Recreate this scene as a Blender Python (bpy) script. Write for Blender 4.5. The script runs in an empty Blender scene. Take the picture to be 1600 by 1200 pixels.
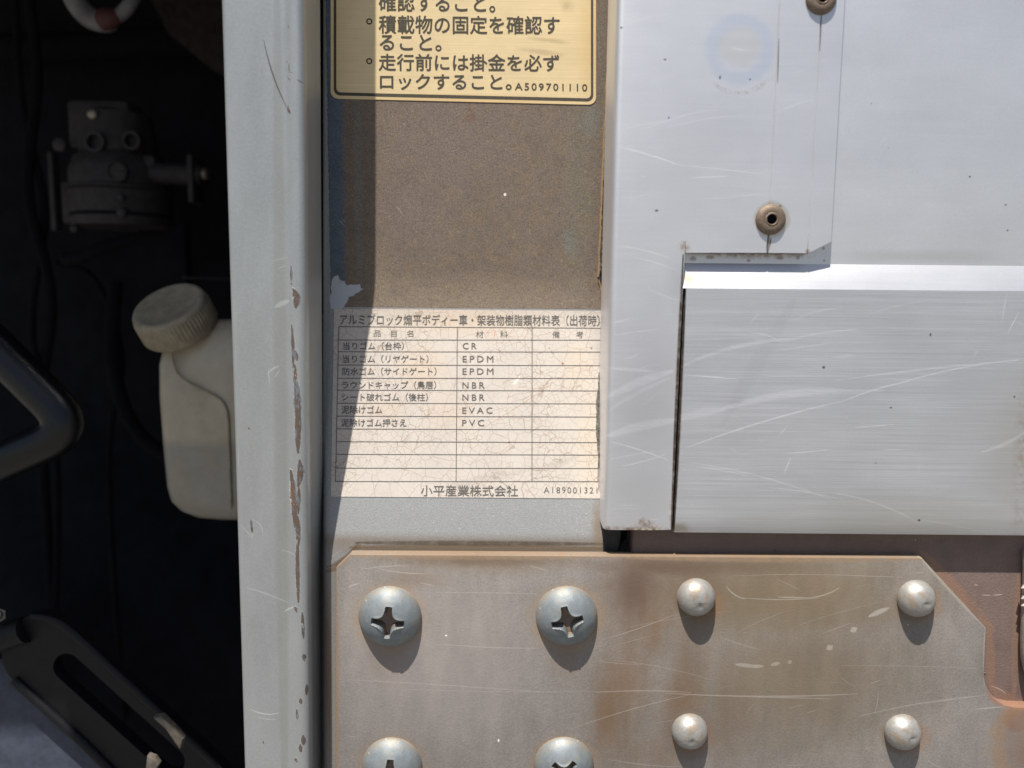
import bpy, bmesh, math, random
from mathutils import Matrix, Vector
R = math.radians
random.seed(7)
sc = bpy.context.scene
COL = sc.collection
S = 0.00025                       # one working unit = a quarter of a millimetre

# ------------------------------------------------------------------ camera
TILT, ROLL, DIST, FPX = R(6.5), 0.0089, 1200.0, 1200.0
CROT = Matrix.Rotation(R(90) - TILT, 3, 'X') @ Matrix.Rotation(ROLL, 3, 'Z')
CPOS = CROT @ Vector((0, 0, DIST))
cam = bpy.data.cameras.new('camera')
cam.sensor_width = 36; cam.lens = 27
cam.clip_start = 0.01; cam.clip_end = 3000
cam.dof.use_dof = True; cam.dof.focus_distance = (DIST + 60) * S; cam.dof.aperture_fstop = 5.0
cob = bpy.data.objects.new('camera', cam); COL.objects.link(cob)
cob.matrix_world = Matrix.Translation(CPOS * S) @ CROT.to_4x4()
sc.camera = cob

# ------------------------------------------------------------------ light
SUN = Vector((0.44, 1.0, -2.8)).normalized()        # the way the sunlight travels
w = bpy.data.worlds.new('World'); sc.world = w; w.use_nodes = True
nt = w.node_tree
sky = nt.nodes.new('ShaderNodeTexSky'); sky.sky_type = 'NISHITA'; sky.sun_disc = False
sky.sun_elevation = math.asin(-SUN.z); sky.sun_rotation = math.atan2(-SUN.x, -SUN.y)
sky.air_density = 1.0; sky.dust_density = 1.5
nt.links.new(sky.outputs[0], nt.nodes['Background'].inputs[0])
nt.nodes['Background'].inputs[1].default_value = 0.062
sl = bpy.data.lights.new('sun', 'SUN'); sl.energy = 5.0; sl.angle = R(0.53); sl.color = (1.0, 0.95, 0.87)
so = bpy.data.objects.new('sun', sl); COL.objects.link(so)
so.rotation_euler = SUN.to_track_quat('-Z', 'Y').to_euler(); so.location = (-0.5, -1.2, 2.4)
sc.view_settings.view_transform = 'Standard'; sc.view_settings.look = 'None'
sc.view_settings.exposure = 0.5; sc.view_settings.gamma = 1.0
sc.render.engine = 'CYCLES'

# ------------------------------------------------------------------ helpers: places
def P(px, py, Y=0.0):
    """the point of the upright plane at depth Y that the photograph shows at px, py"""
    d = CROT @ Vector(((px - 800) / FPX, (600 - py) / FPX, -1.0))
    t = (Y - CPOS.y) / d.y
    return CPOS + d * t
def rad(r, Y): return r * (DIST + Y) / DIST

def lin(v):
    v /= 255.0
    return v / 12.92 if v < 0.04045 else ((v + 0.055) / 1.055) ** 2.4
def C(r, g, b): return (lin(r), lin(g), lin(b), 1.0)

# ------------------------------------------------------------------ helpers: objects
ORG = {}
def tag(o, label=None, cat=None, group=None, kind=None):
    if label: o['label'] = label
    if cat: o['category'] = cat
    if group: o['group'] = group
    if kind: o['kind'] = kind
    return o
def empty(name, org, label=None, cat=None, group=None):
    o = bpy.data.objects.new(name, None); COL.objects.link(o)
    o.empty_display_size = 0.01; o.location = Vector(org) * S; ORG[o] = Vector(org)
    return tag(o, label, cat, group)
def mk(name, verts, faces, mat, parent=None, org=None, smooth=35, local=False):
    """one mesh object; verts in working units, world positions (or already local about org)"""
    org = Vector(org) if org is not None else (ORG[parent] if parent is not None else Vector((0, 0, 0)))
    me = bpy.data.meshes.new(name)
    vs = [Vector(v) for v in verts]
    loc = vs if local else [v - org for v in vs]
    me.from_pydata([v * S for v in loc], [], faces)
    at = me.attributes.new('surf', 'FLOAT_VECTOR', 'POINT')
    flat = []
    for v in vs: flat += [v.x, v.y, v.z]
    at.data.foreach_set('vector', flat)
    if smooth:
        me.polygons.foreach_set('use_smooth', [True] * len(me.polygons))
        me.set_sharp_from_angle(angle=R(smooth))
    me.materials.append(mat); me.update()
    o = bpy.data.objects.new(name, me); COL.objects.link(o)
    ORG[o] = org
    if parent is not None:
        o.parent = parent; o.location = (org - ORG[parent]) * S
    else: o.location = org * S
    return o
def dup(o, parent, org):
    c = o.copy(); COL.objects.link(c); ORG[c] = Vector(org); c.parent = parent
    c.location = (Vector(org) - ORG[parent]) * S
    return c
def prism_data(front, depth, bev=0.0, segs=2):
    """front: list of world points on one upright plane, clockwise or not; pushed back by depth"""
    bm = bmesh.new()
    n = len(front)
    f = [bm.verts.new(p) for p in front]
    b = [bm.verts.new(Vector(p) + Vector((0, depth, 0))) for p in front]
    ff = bm.faces.new(f); bm.faces.new(list(reversed(b)))
    for i in range(n):
        j = (i + 1) % n
        bm.faces.new((f[j], f[i], b[i], b[j]))
    bmesh.ops.recalc_face_normals(bm, faces=bm.faces)
    if bev:
        ed = [e for e in bm.edges if e.verts[0] in f and e.verts[1] in f]
        bmesh.ops.bevel(bm, geom=ed, offset=bev, segments=segs, affect='EDGES', profile=0.5)
    bmesh.ops.triangulate(bm, faces=[q for q in bm.faces if len(q.verts) > 4])
    return from_bm(bm)
def from_bm(bm):
    bm.verts.index_update()
    v = [x.co.copy() for x in bm.verts]; f = [[q.index for q in fc.verts] for fc in bm.faces]
    bm.free(); return v, f
def merge(*parts):
    V, F = [], []
    for v, f in parts:
        k = len(V); V += list(v); F += [[i + k for i in q] for q in f]
    return V, F
def grid(rows):
    """rows of points -> quads"""
    m = len(rows[0]); V = [p for r in rows for p in r]; F = []
    for i in range(len(rows) - 1):
        for j in range(m - 1):
            F.append((i * m + j, i * m + j + 1, (i + 1) * m + j + 1, (i + 1) * m + j))
    return V, F
def lathe(prof, seg=32, axis=None, centre=(0, 0, 0), ribs=0, ribh=0.0, ribrange=(0, 0)):
    """prof: (radius, along) pairs about +Z, turned so that +Z goes to axis"""
    q = Vector((0, 0, 1)).rotation_difference(Vector(axis).normalized()).to_matrix() if axis is not None else Matrix.Identity(3)
    V, F = [], []
    for k, (r, h) in enumerate(prof):
        for i in range(seg):
            a = 2 * math.pi * i / seg
            rr = r + (ribh * (1 if i % 2 else -1) if ribs and ribrange[0] <= k <= ribrange[1] else 0)
            V.append(q @ Vector((rr * math.cos(a), rr * math.sin(a), h)) + Vector(centre))
    for k in range(len(prof) - 1):
        for i in range(seg):
            j = (i + 1) % seg
            F.append((k * seg + i, k * seg + j, (k + 1) * seg + j, (k + 1) * seg + i))
    if prof[0][0] > 0: F.append(tuple(reversed(range(seg))))
    if prof[-1][0] > 0: F.append(tuple((len(prof) - 1) * seg + i for i in range(seg)))
    return V, F
def smooth_path(pts, n=8):
    out = []
    pts = [Vector(p) for p in pts]
    for i in range(len(pts) - 1):
        p0 = pts[max(i - 1, 0)]; p1 = pts[i]; p2 = pts[i + 1]; p3 = pts[min(i + 2, len(pts) - 1)]
        for k in range(n):
            t = k / n
            out.append(0.5 * ((2 * p1) + (p2 - p0) * t + (2 * p0 - 5 * p1 + 4 * p2 - p3) * t * t + (3 * p1 - p0 - 3 * p2 + p3) * t ** 3))
    out.append(pts[-1]); return out
def fillet(pts, r, n=8):
    pts = [Vector(p) for p in pts]; out = [pts[0]]
    for a, b, c in zip(pts, pts[1:], pts[2:]):
        u = (a - b).normalized(); v = (c - b).normalized()
        p, q = b + u * r, b + v * r
        for k in range(n + 1):
            t = k / n; out.append(p * (1 - t) ** 2 + b * 2 * t * (1 - t) + q * t * t)
    out.append(pts[-1]); return out
def tube(path, r, seg=16):
    path = [Vector(p) for p in path]; V, F = [], []
    n = len(path); up = Vector((0.1, 1, 0.05)).normalized()
    for i, p in enumerate(path):
        t = (path[min(i + 1, n - 1)] - path[max(i - 1, 0)]).normalized()
        u = (up - t * up.dot(t)).normalized(); v = t.cross(u); up = u
        rr = r[i] if isinstance(r, (list, tuple)) else r
        for k in range(seg):
            a = 2 * math.pi * k / seg
            V.append(p + (u * math.cos(a) + v * math.sin(a)) * rr)
    for i in range(n - 1):
        for k in range(seg):
            j = (k + 1) % seg
            F.append((i * seg + k, i * seg + j, (i + 1) * seg + j, (i + 1) * seg + k))
    F.append(tuple(reversed(range(seg)))); F.append(tuple((n - 1) * seg + k for k in range(seg)))
    return V, F
def rbox(c, sx, sy, sz, bev=3.0):
    bm = bmesh.new(); bmesh.ops.create_cube(bm, size=1)
    for v in bm.verts: v.co = Vector((v.co.x * sx, v.co.y * sy, v.co.z * sz)) + Vector(c)
    bmesh.ops.bevel(bm, geom=bm.edges[:], offset=bev, segments=2, affect='EDGES', profile=0.5)
    return from_bm(bm)

# ------------------------------------------------------------------ helpers: materials
def stroke_group():
    g = bpy.data.node_groups.new('stroke', 'ShaderNodeTree')
    I = g.interface
    for nme, ty in (('P', 'NodeSocketVector'), ('A', 'NodeSocketVector'), ('D', 'NodeSocketVector'), ('N', 'NodeSocketVector'), ('W', 'NodeSocketFloat')):
        I.new_socket(nme, in_out='INPUT', socket_type=ty)
    I.new_socket('Mask', in_out='OUTPUT', socket_type='NodeSocketFloat')
    gi = g.nodes.new('NodeGroupInput'); go = g.nodes.new('NodeGroupOutput'); L = g.links.new
    def vm(op, a, b=None):
        n = g.nodes.new('ShaderNodeVectorMath'); n.operation = op; L(a, n.inputs[0])
        if b is not None: L(b, n.inputs[3] if op == 'SCALE' else n.inputs[1])
        return n.outputs['Value'] if op in ('DOT_PRODUCT', 'LENGTH') else n.outputs[0]
    def ma(op, a, b, clamp=False):
        n = g.nodes.new('ShaderNodeMath'); n.operation = op
        for i, x in enumerate((a, b)):
            if isinstance(x, (int, float)): n.inputs[i].default_value = x
            else: L(x, n.inputs[i])
        return ma('MINIMUM', ma('MAXIMUM', n.outputs[0], 0.0), 1.0) if clamp else n.outputs[0]
    q = vm('SUBTRACT', gi.outputs['P'], gi.outputs['A'])
    t = ma('DIVIDE', vm('DOT_PRODUCT', q, gi.outputs['D']), vm('DOT_PRODUCT', gi.outputs['D'], gi.outputs['D']), True)
    bell = ma('MULTIPLY', t, ma('SUBTRACT', 1.0, t))
    c = vm('ADD', vm('SCALE', gi.outputs['D'], t), vm('SCALE', gi.outputs['N'], bell))
    d = vm('LENGTH', vm('SUBTRACT', q, c))
    wd = ma('MULTIPLY', gi.outputs['W'], ma('ADD', 0.35, ma('MULTIPLY', bell, 2.6)))
    m = ma('SUBTRACT', 1.0, ma('DIVIDE', d, wd), True)
    m2 = ma('MULTIPLY', m, 2.0, True)
    L(m2, go.inputs['Mask'])
    return g
STROKE = stroke_group()

class Mat:
    def __init__(s, name, base, rough=0.5, metal=0.0, Y=0.0, spec=0.5):
        s.m = bpy.data.materials.new(name); s.m.use_nodes = True
        s.t = s.m.node_tree; s.N = s.t.nodes; s.L = s.t.links.new
        s.b = s.N['Principled BSDF']
        a = s.N.new('ShaderNodeAttribute'); a.attribute_name = 'surf'
        s.p = a.outputs['Vector']; s.Y = Y; s.df = None
        s.col = base; s.rough = rough; s.metal = metal; s.h = None
        s.b.inputs['Specular IOR Level'].default_value = spec
        sep = s.N.new('ShaderNodeVectorMath'); sep.operation = 'MULTIPLY'; sep.inputs[1].default_value = (1, 0, 1)
        s.L(s.p, sep.inputs[0]); s.p2 = sep.outputs[0]
    def put(s, sock, v):
        if hasattr(v, 'is_linked'): s.L(v, sock)
        else: sock.default_value = v
    def math(s, op, a, b=0.0, clamp=False):
        n = s.N.new('ShaderNodeMath'); n.operation = op
        s.put(n.inputs[0], a); s.put(n.inputs[1], b)
        return s.math('MINIMUM', s.math('MAXIMUM', n.outputs[0], 0.0), 1.0) if clamp else n.outputs[0]
    def scaled(s, f, off=(0, 0, 0)):
        return s.vec('MULTIPLY_ADD', s.p, f if isinstance(f, tuple) else (f, f, f), off)
    def vec(s, op, a, b, c=None):
        n = s.N.new('ShaderNodeVectorMath'); n.operation = op
        s.put(n.inputs[0], a); s.put(n.inputs[1], b)
        if c is not None: s.put(n.inputs[2], c)
        return n.outputs['Value' if op == 'DOT_PRODUCT' else 'Vector']
    def noise(s, f, detail=3.0, rough=0.55, off=(0, 0, 0), dist=0.0):
        n = s.N.new('ShaderNodeTexNoise'); s.L(s.scaled(f, off), n.inputs['Vector'])
        n.inputs['Scale'].default_value = 1.0; n.inputs['Detail'].default_value = detail
        n.inputs['Roughness'].default_value = rough; n.inputs['Distortion'].default_value = dist
        return n.outputs['Fac']
    def ramp(s, v, lo, hi, a=0.0, b=1.0):
        n = s.N.new('ShaderNodeMapRange'); n.interpolation_type = 'SMOOTHSTEP'; n.clamp = False
        s.put(n.inputs[0], v)
        for i, x in enumerate((lo, hi, a, b)): s.put(n.inputs[i + 1], x)
        return n.outputs[0]
    def mixc(s, fac, c2):
        n = s.N.new('ShaderNodeMix'); n.data_type = 'RGBA'
        s.put(n.inputs[0], fac); s.put(n.inputs[6], s.col); s.put(n.inputs[7], c2)
        s.col = n.outputs[2]; return s
    def mixf(s, which, fac, v2):
        n = s.N.new('ShaderNodeMix'); s.put(n.inputs[0], fac)
        s.put(n.inputs[2], getattr(s, which)); s.put(n.inputs[3], v2); setattr(s, which, n.outputs[0]); return s
    def mul(s, fac_tex, lo, hi):
        """brighten and darken the colour by a texture value"""
        v = s.ramp(fac_tex, 0.25, 0.75, lo, hi)
        n = s.N.new('ShaderNodeVectorMath'); n.operation = 'SCALE'
        s.put(n.inputs[0], s.col if hasattr(s.col, 'is_linked') else s.col[:3]); s.L(v, n.inputs[3]); s.col = n.outputs[0]; return s
    def bump(s, h, strength=0.3, dist=1.0):
        n = s.N.new('ShaderNodeBump'); n.inputs['Strength'].default_value = strength; n.inputs['Distance'].default_value = dist * S
        s.L(h, n.inputs['Height'])
        if s.h is not None: s.L(s.h, n.inputs['Normal'])
        s.h = n.outputs[0]; return s
    def ell(s, px, py, rx, ry, soft=0.5, rot=0.0, wob=0.0, wf=0.05, Y=None, rough=0.6):
        """1 inside the ellipse round a photo place, falling to 0 over the outer 'soft' share, edge broken by noise"""
        yy = s.df(py) if s.df else s.Y; c = P(px, py, yy); k = (DIST + yy) / DIST
        q = s.vec('SUBTRACT', s.p2, (c.x, 0, c.z)); ca, sa = math.cos(R(rot)), math.sin(R(rot))
        u = s.vec('DOT_PRODUCT', q, (ca / (rx * k), 0, sa / (rx * k))); v = s.vec('DOT_PRODUCT', q, (-sa / (ry * k), 0, ca / (ry * k)))
        d = s.math('SQRT', s.math('ADD', s.math('MULTIPLY', u, u), s.math('MULTIPLY', v, v)))
        if wob: d = s.math('ADD', d, s.math('MULTIPLY', s.math('SUBTRACT', s.noise(wf, 4, rough, (px, 3, py)), 0.5), wob * 2))
        return s.ramp(d, 1.0, 1.0 - soft)
    def ring(s, px, py, r, wdt, soft=None, **k):
        a = s.ell(px, py, r + wdt, r + wdt, (soft or wdt) / (r + wdt), **k)
        b = s.ell(px, py, r, r, (soft or wdt) / r, **k)
        return s.math('SUBTRACT', a, b, True)
    def stroke(s, x0, y0, x1, y1, wdt=1.5, bend=0.0):
        a, b = P(x0, y0, s.df(y0) if s.df else s.Y), P(x1, y1, s.df(y1) if s.df else s.Y)
        a.y = b.y = 0; d = b - a; nrm = Vector((-d.z, 0, d.x)).normalized() * bend * 4
        n = s.N.new('ShaderNodeGroup'); n.node_tree = STROKE
        s.L(s.p2, n.inputs['P']); n.inputs['A'].default_value = a; n.inputs['D'].default_value = d
        n.inputs['N'].default_value = nrm; n.inputs['W'].default_value = wdt * (0.62 if wdt < 3.2 else 1.0)
        return n.outputs[0]
    def strokes(s, lst, wob=0.0):
        o = None
        for x in lst:
            k = x[6] if len(x) > 6 else 1.0
            v = s.stroke(*x[:6])
            if k != 1.0: v = s.math('MULTIPLY', v, k)
            o = v if o is None else s.math('MAXIMUM', o, v)
        return o
    def any(s, *m):
        o = m[0]
        for x in m[1:]: o = s.math('MAXIMUM', o, x)
        return o
    def specks(s, cell, size, share, off=(0, 0, 0)):
        """scattered dots: one in each voronoi cell of the kept share"""
        n = s.N.new('ShaderNodeTexVoronoi'); s.L(s.scaled((1 / cell, 0.0, 1 / cell), off), n.inputs['Vector'])
        n.inputs['Scale'].default_value = 1.0; n.inputs['Randomness'].default_value = 1.0
        near = s.ramp(n.outputs['Distance'], size / cell, size / cell * 0.45)
        sp = s.N.new('ShaderNodeSeparateColor'); s.L(n.outputs['Color'], sp.inputs[0])
        keep = s.math('LESS_THAN', sp.outputs[0], share)
        return s.math('MULTIPLY', near, keep)
    def cracks(s, cell, wdt, off=(0, 0, 0), warp=0.35):
        v = s.scaled(1 / cell, off)
        nz = s.N.new('ShaderNodeTexNoise'); s.L(v, nz.inputs['Vector']); nz.inputs['Scale'].default_value = 1.6; nz.inputs['Detail'].default_value = 3
        ad = s.N.new('ShaderNodeMix'); ad.data_type = 'VECTOR'; ad.inputs[0].default_value = warp
        s.L(v, ad.inputs[4]); 
        ad2 = s.N.new('ShaderNodeVectorMath'); ad2.operation = 'MULTIPLY_ADD'
        s.L(nz.outputs['Color'], ad2.inputs[0]); ad2.inputs[1].default_value = (warp,) * 3; s.L(v, ad2.inputs[2])
        n = s.N.new('ShaderNodeTexVoronoi'); n.feature = 'DISTANCE_TO_EDGE'; s.L(ad2.outputs[0], n.inputs['Vector'])
        n.inputs['Scale'].default_value = 1.0
        return s.ramp(n.outputs['Distance'], wdt / cell, wdt / cell * 0.3)
    def xyz(s, i):
        n = s.N.new('ShaderNodeSeparateXYZ'); s.L(s.p, n.inputs[0]); return n.outputs[i]
    def done(s):
        s.put(s.b.inputs['Base Color'], s.col); s.put(s.b.inputs['Roughness'], s.rough); s.put(s.b.inputs['Metallic'], s.metal)
        if s.h is not None: s.L(s.h, s.b.inputs['Normal'])
        return s.m

def rnd_scratches(n, x0, y0, x1, y1, lmin, lmax, ang=0, spread=25, wmin=0.5, wmax=1.2, seed=1, kmin=0.2, kmax=0.8):
    rg = random.Random(seed); out = []
    for _ in range(n):
        x, y = rg.uniform(x0, x1), rg.uniform(y0, y1); a = R(ang + rg.gauss(0, spread)); l = rg.uniform(lmin, lmax)
        out.append((x, y, x + l * math.cos(a), y - l * math.sin(a), rg.uniform(wmin, wmax), rg.uniform(-0.06, 0.06) * l, rg.uniform(kmin, kmax)))
    return out

def plain(name, base, rough=0.5, metal=0.0, f=0.15, amt=0.25, bump=0.15, spec=0.5):
    m = Mat(name, base, rough, metal, spec=spec)
    n = m.noise(f, 5, 0.6); m.mul(n, 1 - amt, 1 + amt)
    m.mixf('rough', m.noise(f * 2.3, 4, off=(9, 4, 2)), min(1.0, rough + 0.2))
    if bump: m.bump(m.noise(f * 5, 4), bump, 1.5)
    return m.done()

# ------------------------------------------------------------------ materials of the big pieces
def mat_post():
    m = Mat('silver_post_paint', C(164, 167, 168), 0.38, 0.42, Y=-10)
    m.mul(m.noise((0.02, 0.02, 0.006), 4, 0.6), 0.93, 1.06)
    m.mul(m.noise(0.45, 2, 0.6), 0.93, 1.07)                      # metallic paint grain
    m.mixc(m.math('MULTIPLY', m.ramp(m.noise((0.03, 0.03, 0.012), 5, 0.65, (3, 1, 8)), 0.5, 0.8), 0.22), C(158, 154, 142))
    m.mixc(m.math('MULTIPLY', m.stroke(432, -40, 445, 1260, 14), 0.30), C(142, 140, 130))
    rub = m.strokes([(430, 480, 452, 470, 5, 1, .5), (418, 585, 436, 572, 3, 2, .6), (419, 575, 421, 600, 1.2, 0, .8), (429, 590, 437, 578, 1.2, 0, .8),
        (384, 918, 450, 942, 2, 2, .6), (445, 955, 460, 947, 3, 0, .8), (391, 1108, 436, 1114, 2.2, -5, .9), (402, 1120, 432, 1124, 1.5, -2, .6),
        (376, 820, 392, 838, 1.3, 0, .6), (393, 842, 391, 818, 1.4, -2, .8), (394, 812, 410, 836, 1.2, 6, .9), (425, 408, 448, 402, 1.2, 0, .5),
        (435, 420, 446, 414, 1.2, 0, .5), (372, 700, 372, 730, 1.2, 0, .4), (440, 860, 468, 868, 1.5, 1, .6)] + rnd_scratches(10, 365, 50, 440, 1180, 8, 26, 20, 60, .4, .9, 4, .1, .4))
    m.mixc(m.math('MULTIPLY', rub, 0.75), C(214, 218, 216)); 
    # chipped paint on the crease: grey undercoat, then rust within it
    chips = [(456, 416, 457, 445, 4, 0), (460, 452, 464, 480, 9, 3), (457, 508, 459, 574, 4.5, 1), (463, 548, 466, 562, 5, 0), (462, 570, 468, 706, 7.5, 2), (466, 640, 467, 704, 7, 0),
             (470, 718, 468, 758, 7.5, 2), (455, 735, 462, 822, 9, 2), (469, 760, 468, 800, 5, 0), (467, 806, 468, 850, 6.5, 0), (467, 838, 468, 938, 5.5, -1), (474, 955, 476, 995, 4, 0),
             (476, 1020, 478, 1030, 5.5, 0), (480, 1068, 480, 1084, 3.5, 0), (471, 1088, 472, 1096, 5, 0), (465, 1106, 466, 1120, 4.5, 0), (475, 1146, 476, 1160, 6, 0), (471, 1160, 472, 1172, 5, 0), (463, 1182, 465, 1188, 5, 0),
             (462, 946, 465, 954, 4.5, 0), (463, 894, 468, 900, 2.5, 0), (392, 812, 394, 832, 3.4, 0), (388, 668, 390, 671, 2.6, 0), (450, 120, 455, 128, 1.8, 0), (466, 126, 474, 131, 1.6, 0), (451, 40, 453, 45, 2.0, 0), (448, 96, 450, 98, 2, 0), (452, 100, 453, 116, 1.6, 0), (456, 114, 458, 116, 2, 0), (411, 1158, 412, 1162, 2.5, 0), (450, 170, 455, 178, 3.5, 0)]
    raw = m.strokes(chips)
    brk = m.math('ADD', m.noise((0.16, .16, .06), 5, 0.75, (5, 5, 5)), m.math('MULTIPLY', m.noise(0.5, 3, 0.7), .35))
    chip = m.ramp(m.math('ADD', raw, m.math('MULTIPLY', m.math('SUBTRACT', brk, 0.675), 3.2)), 0.58, 0.68)
    chip = m.math('MULTIPLY', chip, m.ramp(raw, 0.02, 0.12))
    lip = m.ramp(raw, 0.03, 0.4); m.mixc(m.math('MULTIPLY', lip, 0.35), C(188, 190, 190))
    m.mixc(chip, C(108, 114, 122))
    inner = m.math('MULTIPLY', chip, m.ramp(m.math('ADD', raw, m.math('MULTIPLY', m.noise((0.13, .1, .05), 4, 0.7, (11, 2, 7)), 1.3)), 1.50, 1.62))
    m.mixc(inner, C(92, 78, 68))
    m.mixc(m.math('MULTIPLY', chip, m.any(m.ell(465, 584, 9, 11, .6, wob=.3), m.ell(456, 775, 8, 26, .6, wob=.4), m.ell(458, 830, 5, 18, .6, wob=.4))), C(108, 80, 66))
    m.mixf('metal', chip, 0.0); m.mixf('rough', chip, 0.85)
    cut = m.strokes([(412, 62, 450, 172, 2.2, -4), (450, 166, 454, 178, 2.6, 0)])
    m.mixc(m.math('MULTIPLY', cut, .85), C(84, 74, 62))
    m.mixc(m.math('MULTIPLY', m.specks(26, 1.5, 0.16), 0.6), C(96, 88, 76))
    m.bump(m.noise(0.25, 3, 0.5), 0.07, 1.5)
    m.bump(m.math('SUBTRACT', 1.0, chip), 0.6, 1.5)
    return m.done()

FOLD = [(-300, 153), (430, 153), (455, 151), (500, 143), (600, 115), (750, 74), (800, 60), (850, 47), (880, 42), (1400, 42)]
def depth(py):
    if py <= FOLD[0][0]: return FOLD[0][1]
    for (a, b), (c, d) in zip(FOLD, FOLD[1:]):
        if py <= c: return b + (d - b) * (py - a) / (c - a)
    return FOLD[-1][1]
def Q(px, py, off=0.0):
    Y = depth(py) - off
    return P(px, py, Y)

def mat_panel():
    m = Mat('peeling_bulkhead_paint', C(150, 151, 151), 0.45, 0.2, Y=150); m.df = depth
    m.mul(m.noise(0.5, 2, 0.7), 0.86, 1.14)
    m.mixc(m.math('MULTIPLY', m.specks(5, 1.1, .22, (3, 0, 9)), .6), C(205, 206, 208))
    wig = m.math('MULTIPLY', m.math('SUBTRACT', m.noise(0.06, 6, 0.75, (2, 8, 1)), 0.5), 34)
    wig2 = m.math('MULTIPLY', m.math('SUBTRACT', m.noise(0.25, 4, 0.7, (7, 8, 1)), 0.5), 6)
    x, z = m.xyz(0), m.xyz(2)
    xl = P(515, 300, 160).x; zb = P(700, 478, 156).z
    peel = m.ramp(m.math('ADD', x, wig2), xl - 0.6, xl + 0.6)
    peel = m.math('MULTIPLY', peel, m.ramp(z, zb - 8, zb - 2))
    patch = m.any(m.ell(531, 462, 15, 24, .12, -12, .35, .09), m.ell(546, 455, 22, 9, .15, 20, .5, .12), m.ell(524, 444, 7, 14, .15, -10, .3, .12))
    m.patch = patch
    peel = m.math('MULTIPLY', peel, m.math('SUBTRACT', 1.0, patch, True))
    # edge of the peeled coat and the blue undercoat, then brown rust bloom over it
    bare = m.ramp(m.math('ADD', x, m.math('MULTIPLY', wig, 0.45)), P(533, 300, 160).x, P(545, 300, 160).x)
    und = m.N.new('ShaderNodeMix'); und.data_type = 'RGBA'; m.L(bare, und.inputs[0])
    und.inputs[6].default_value = C(86, 96, 108); und.inputs[7].default_value = C(113, 100, 89)
    old = m.col; m.col = und.outputs[2]
    m.mul(m.noise(0.03, 6, 0.75, (4, 1, 2)), 0.88, 1.12)
    m.mixc(m.math('MULTIPLY', m.ramp(m.noise(0.05, 6, 0.75, (1, 4, 8)), 0.44, 0.66), m.math('MULTIPLY', bare, 0.42)), C(126, 108, 82))
    m.mixc(m.math('MULTIPLY', m.any(m.ell(700, 220, 150, 110, .9, wob=.2), m.ell(640, 330, 90, 70, .9)), 0.38), C(124, 108, 104))
    m.mixc(m.math('MULTIPLY', m.any(m.ell(735, 480, 240, 60, .9, wob=.2), m.ell(590, 440, 40, 90, .9, wob=.3)), 0.40), C(130, 117, 98))
    m.mixc(m.math('MULTIPLY', m.any(m.ell(905, 300, 36, 260, .9, wob=.35, wf=.03)), 0.5), C(112, 108, 92))
    m.mixc(m.math('MULTIPLY', m.any(m.ell(890, 380, 16, 34, .9, 20, .6), m.ell(925, 190, 20, 40, .9, wob=.5), m.ell(560, 300, 10, 300, .9, wob=.3)), 0.35), C(112, 122, 122))
    m.mixc(m.math('MULTIPLY', m.specks(5.5, 1.5, 0.30), m.ramp(m.noise(0.02, 2, .5, (8, 3, 3)), 0.42, 0.62, 0.1, 0.75)), C(84, 74, 72))
    m.mixc(m.math('MULTIPLY', m.specks(6.5, 1.2, 0.30, (40, 0, 13)), 0.55), C(176, 150, 112))
    m.mixc(m.math('MULTIPLY', m.math('MULTIPLY', m.ramp(m.noise(.085, 5, .8, (3, 7, 7)), .5, .68), bare), .38), C(92, 86, 84)); m.mixc(m.math('MULTIPLY', m.specks(19, 2.2, 0.3, (4, 0, 3)), 0.6), C(82, 72, 68))
    m.mul(m.noise(0.4, 3, 0.75), 0.62, 1.38)
    m.mixc(m.math('MULTIPLY', m.any(m.ell(733, 165, 3, 18, .8), m.ell(736, 184, 12, 10, .7, wob=.4)), 0.55), C(112, 84, 66))
    m.mixc(m.ell(789, 304, 2.4, 2.6, .3), C(232, 226, 220))
    m.mixc(m.math('MULTIPLY', m.strokes([(618, 322, 628, 336, 1.2, 2), (530, 344, 538, 352, 1.4, 0), (533, 340, 540, 348, 1.0, 0)]), .7), C(168, 158, 140))
    n = m.N.new('ShaderNodeMix'); n.data_type = 'RGBA'; m.L(peel, n.inputs[0]); m.put(n.inputs[6], old); m.L(m.col, n.inputs[7]); m.col = n.outputs[2]
    m.mixc(patch, C(182, 184, 190))
    lip = m.math('MULTIPLY', m.ramp(peel, 0.02, 0.3), m.ramp(peel, 0.98, 0.6)); m.mixc(m.math('MULTIPLY', lip, .6), C(186, 186, 190))
    # dirt on the silver remains below the lower label
    zy = P(720, 845, 48).z
    m.mixc(m.math('MULTIPLY', m.math('MULTIPLY', m.ramp(m.math('ADD', z, m.math('MULTIPLY', wig, .25)), zy + 16, zy - 3), m.ramp(z, zy - 26, zy - 2, 0.5, 1)), 0.62), C(112, 94, 74))
    m.mixc(m.math('MULTIPLY', m.stroke(548, 856, 950, 858, 9), 0.75), C(112, 92, 70)); m.mixc(m.math('MULTIPLY', m.stroke(556, 848, 944, 850, 5.5), m.ramp(m.noise(.06, 4, .7), .2, .6, .3, .8)), C(78, 66, 50))
    m.mixc(m.math('MULTIPLY', m.stroke(512, 893, 562, 852, 9, -6), 0.7), C(116, 92, 68)); m.mixc(m.math('MULTIPLY', m.stroke(511, 886, 560, 848, 4.5, -6), 0.55), C(84, 68, 50))
    m.mixc(m.math('MULTIPLY', m.any(m.ell(936, 820, 18, 70, .9, wob=.3)), .6), C(128, 104, 78))
    m.mixc(m.math('MULTIPLY', m.any(m.ell(512, 1040, 10, 200, .8)), .6), C(120, 92, 66))
    m.mixf('rough', peel, 0.82); m.mixf('metal', peel, 0.0)
    m.bump(m.noise(0.35, 4, 0.7), 0.35, 1.6); m.bump(m.math('SUBTRACT', 1.0, peel), 0.7, 1.5)
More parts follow.
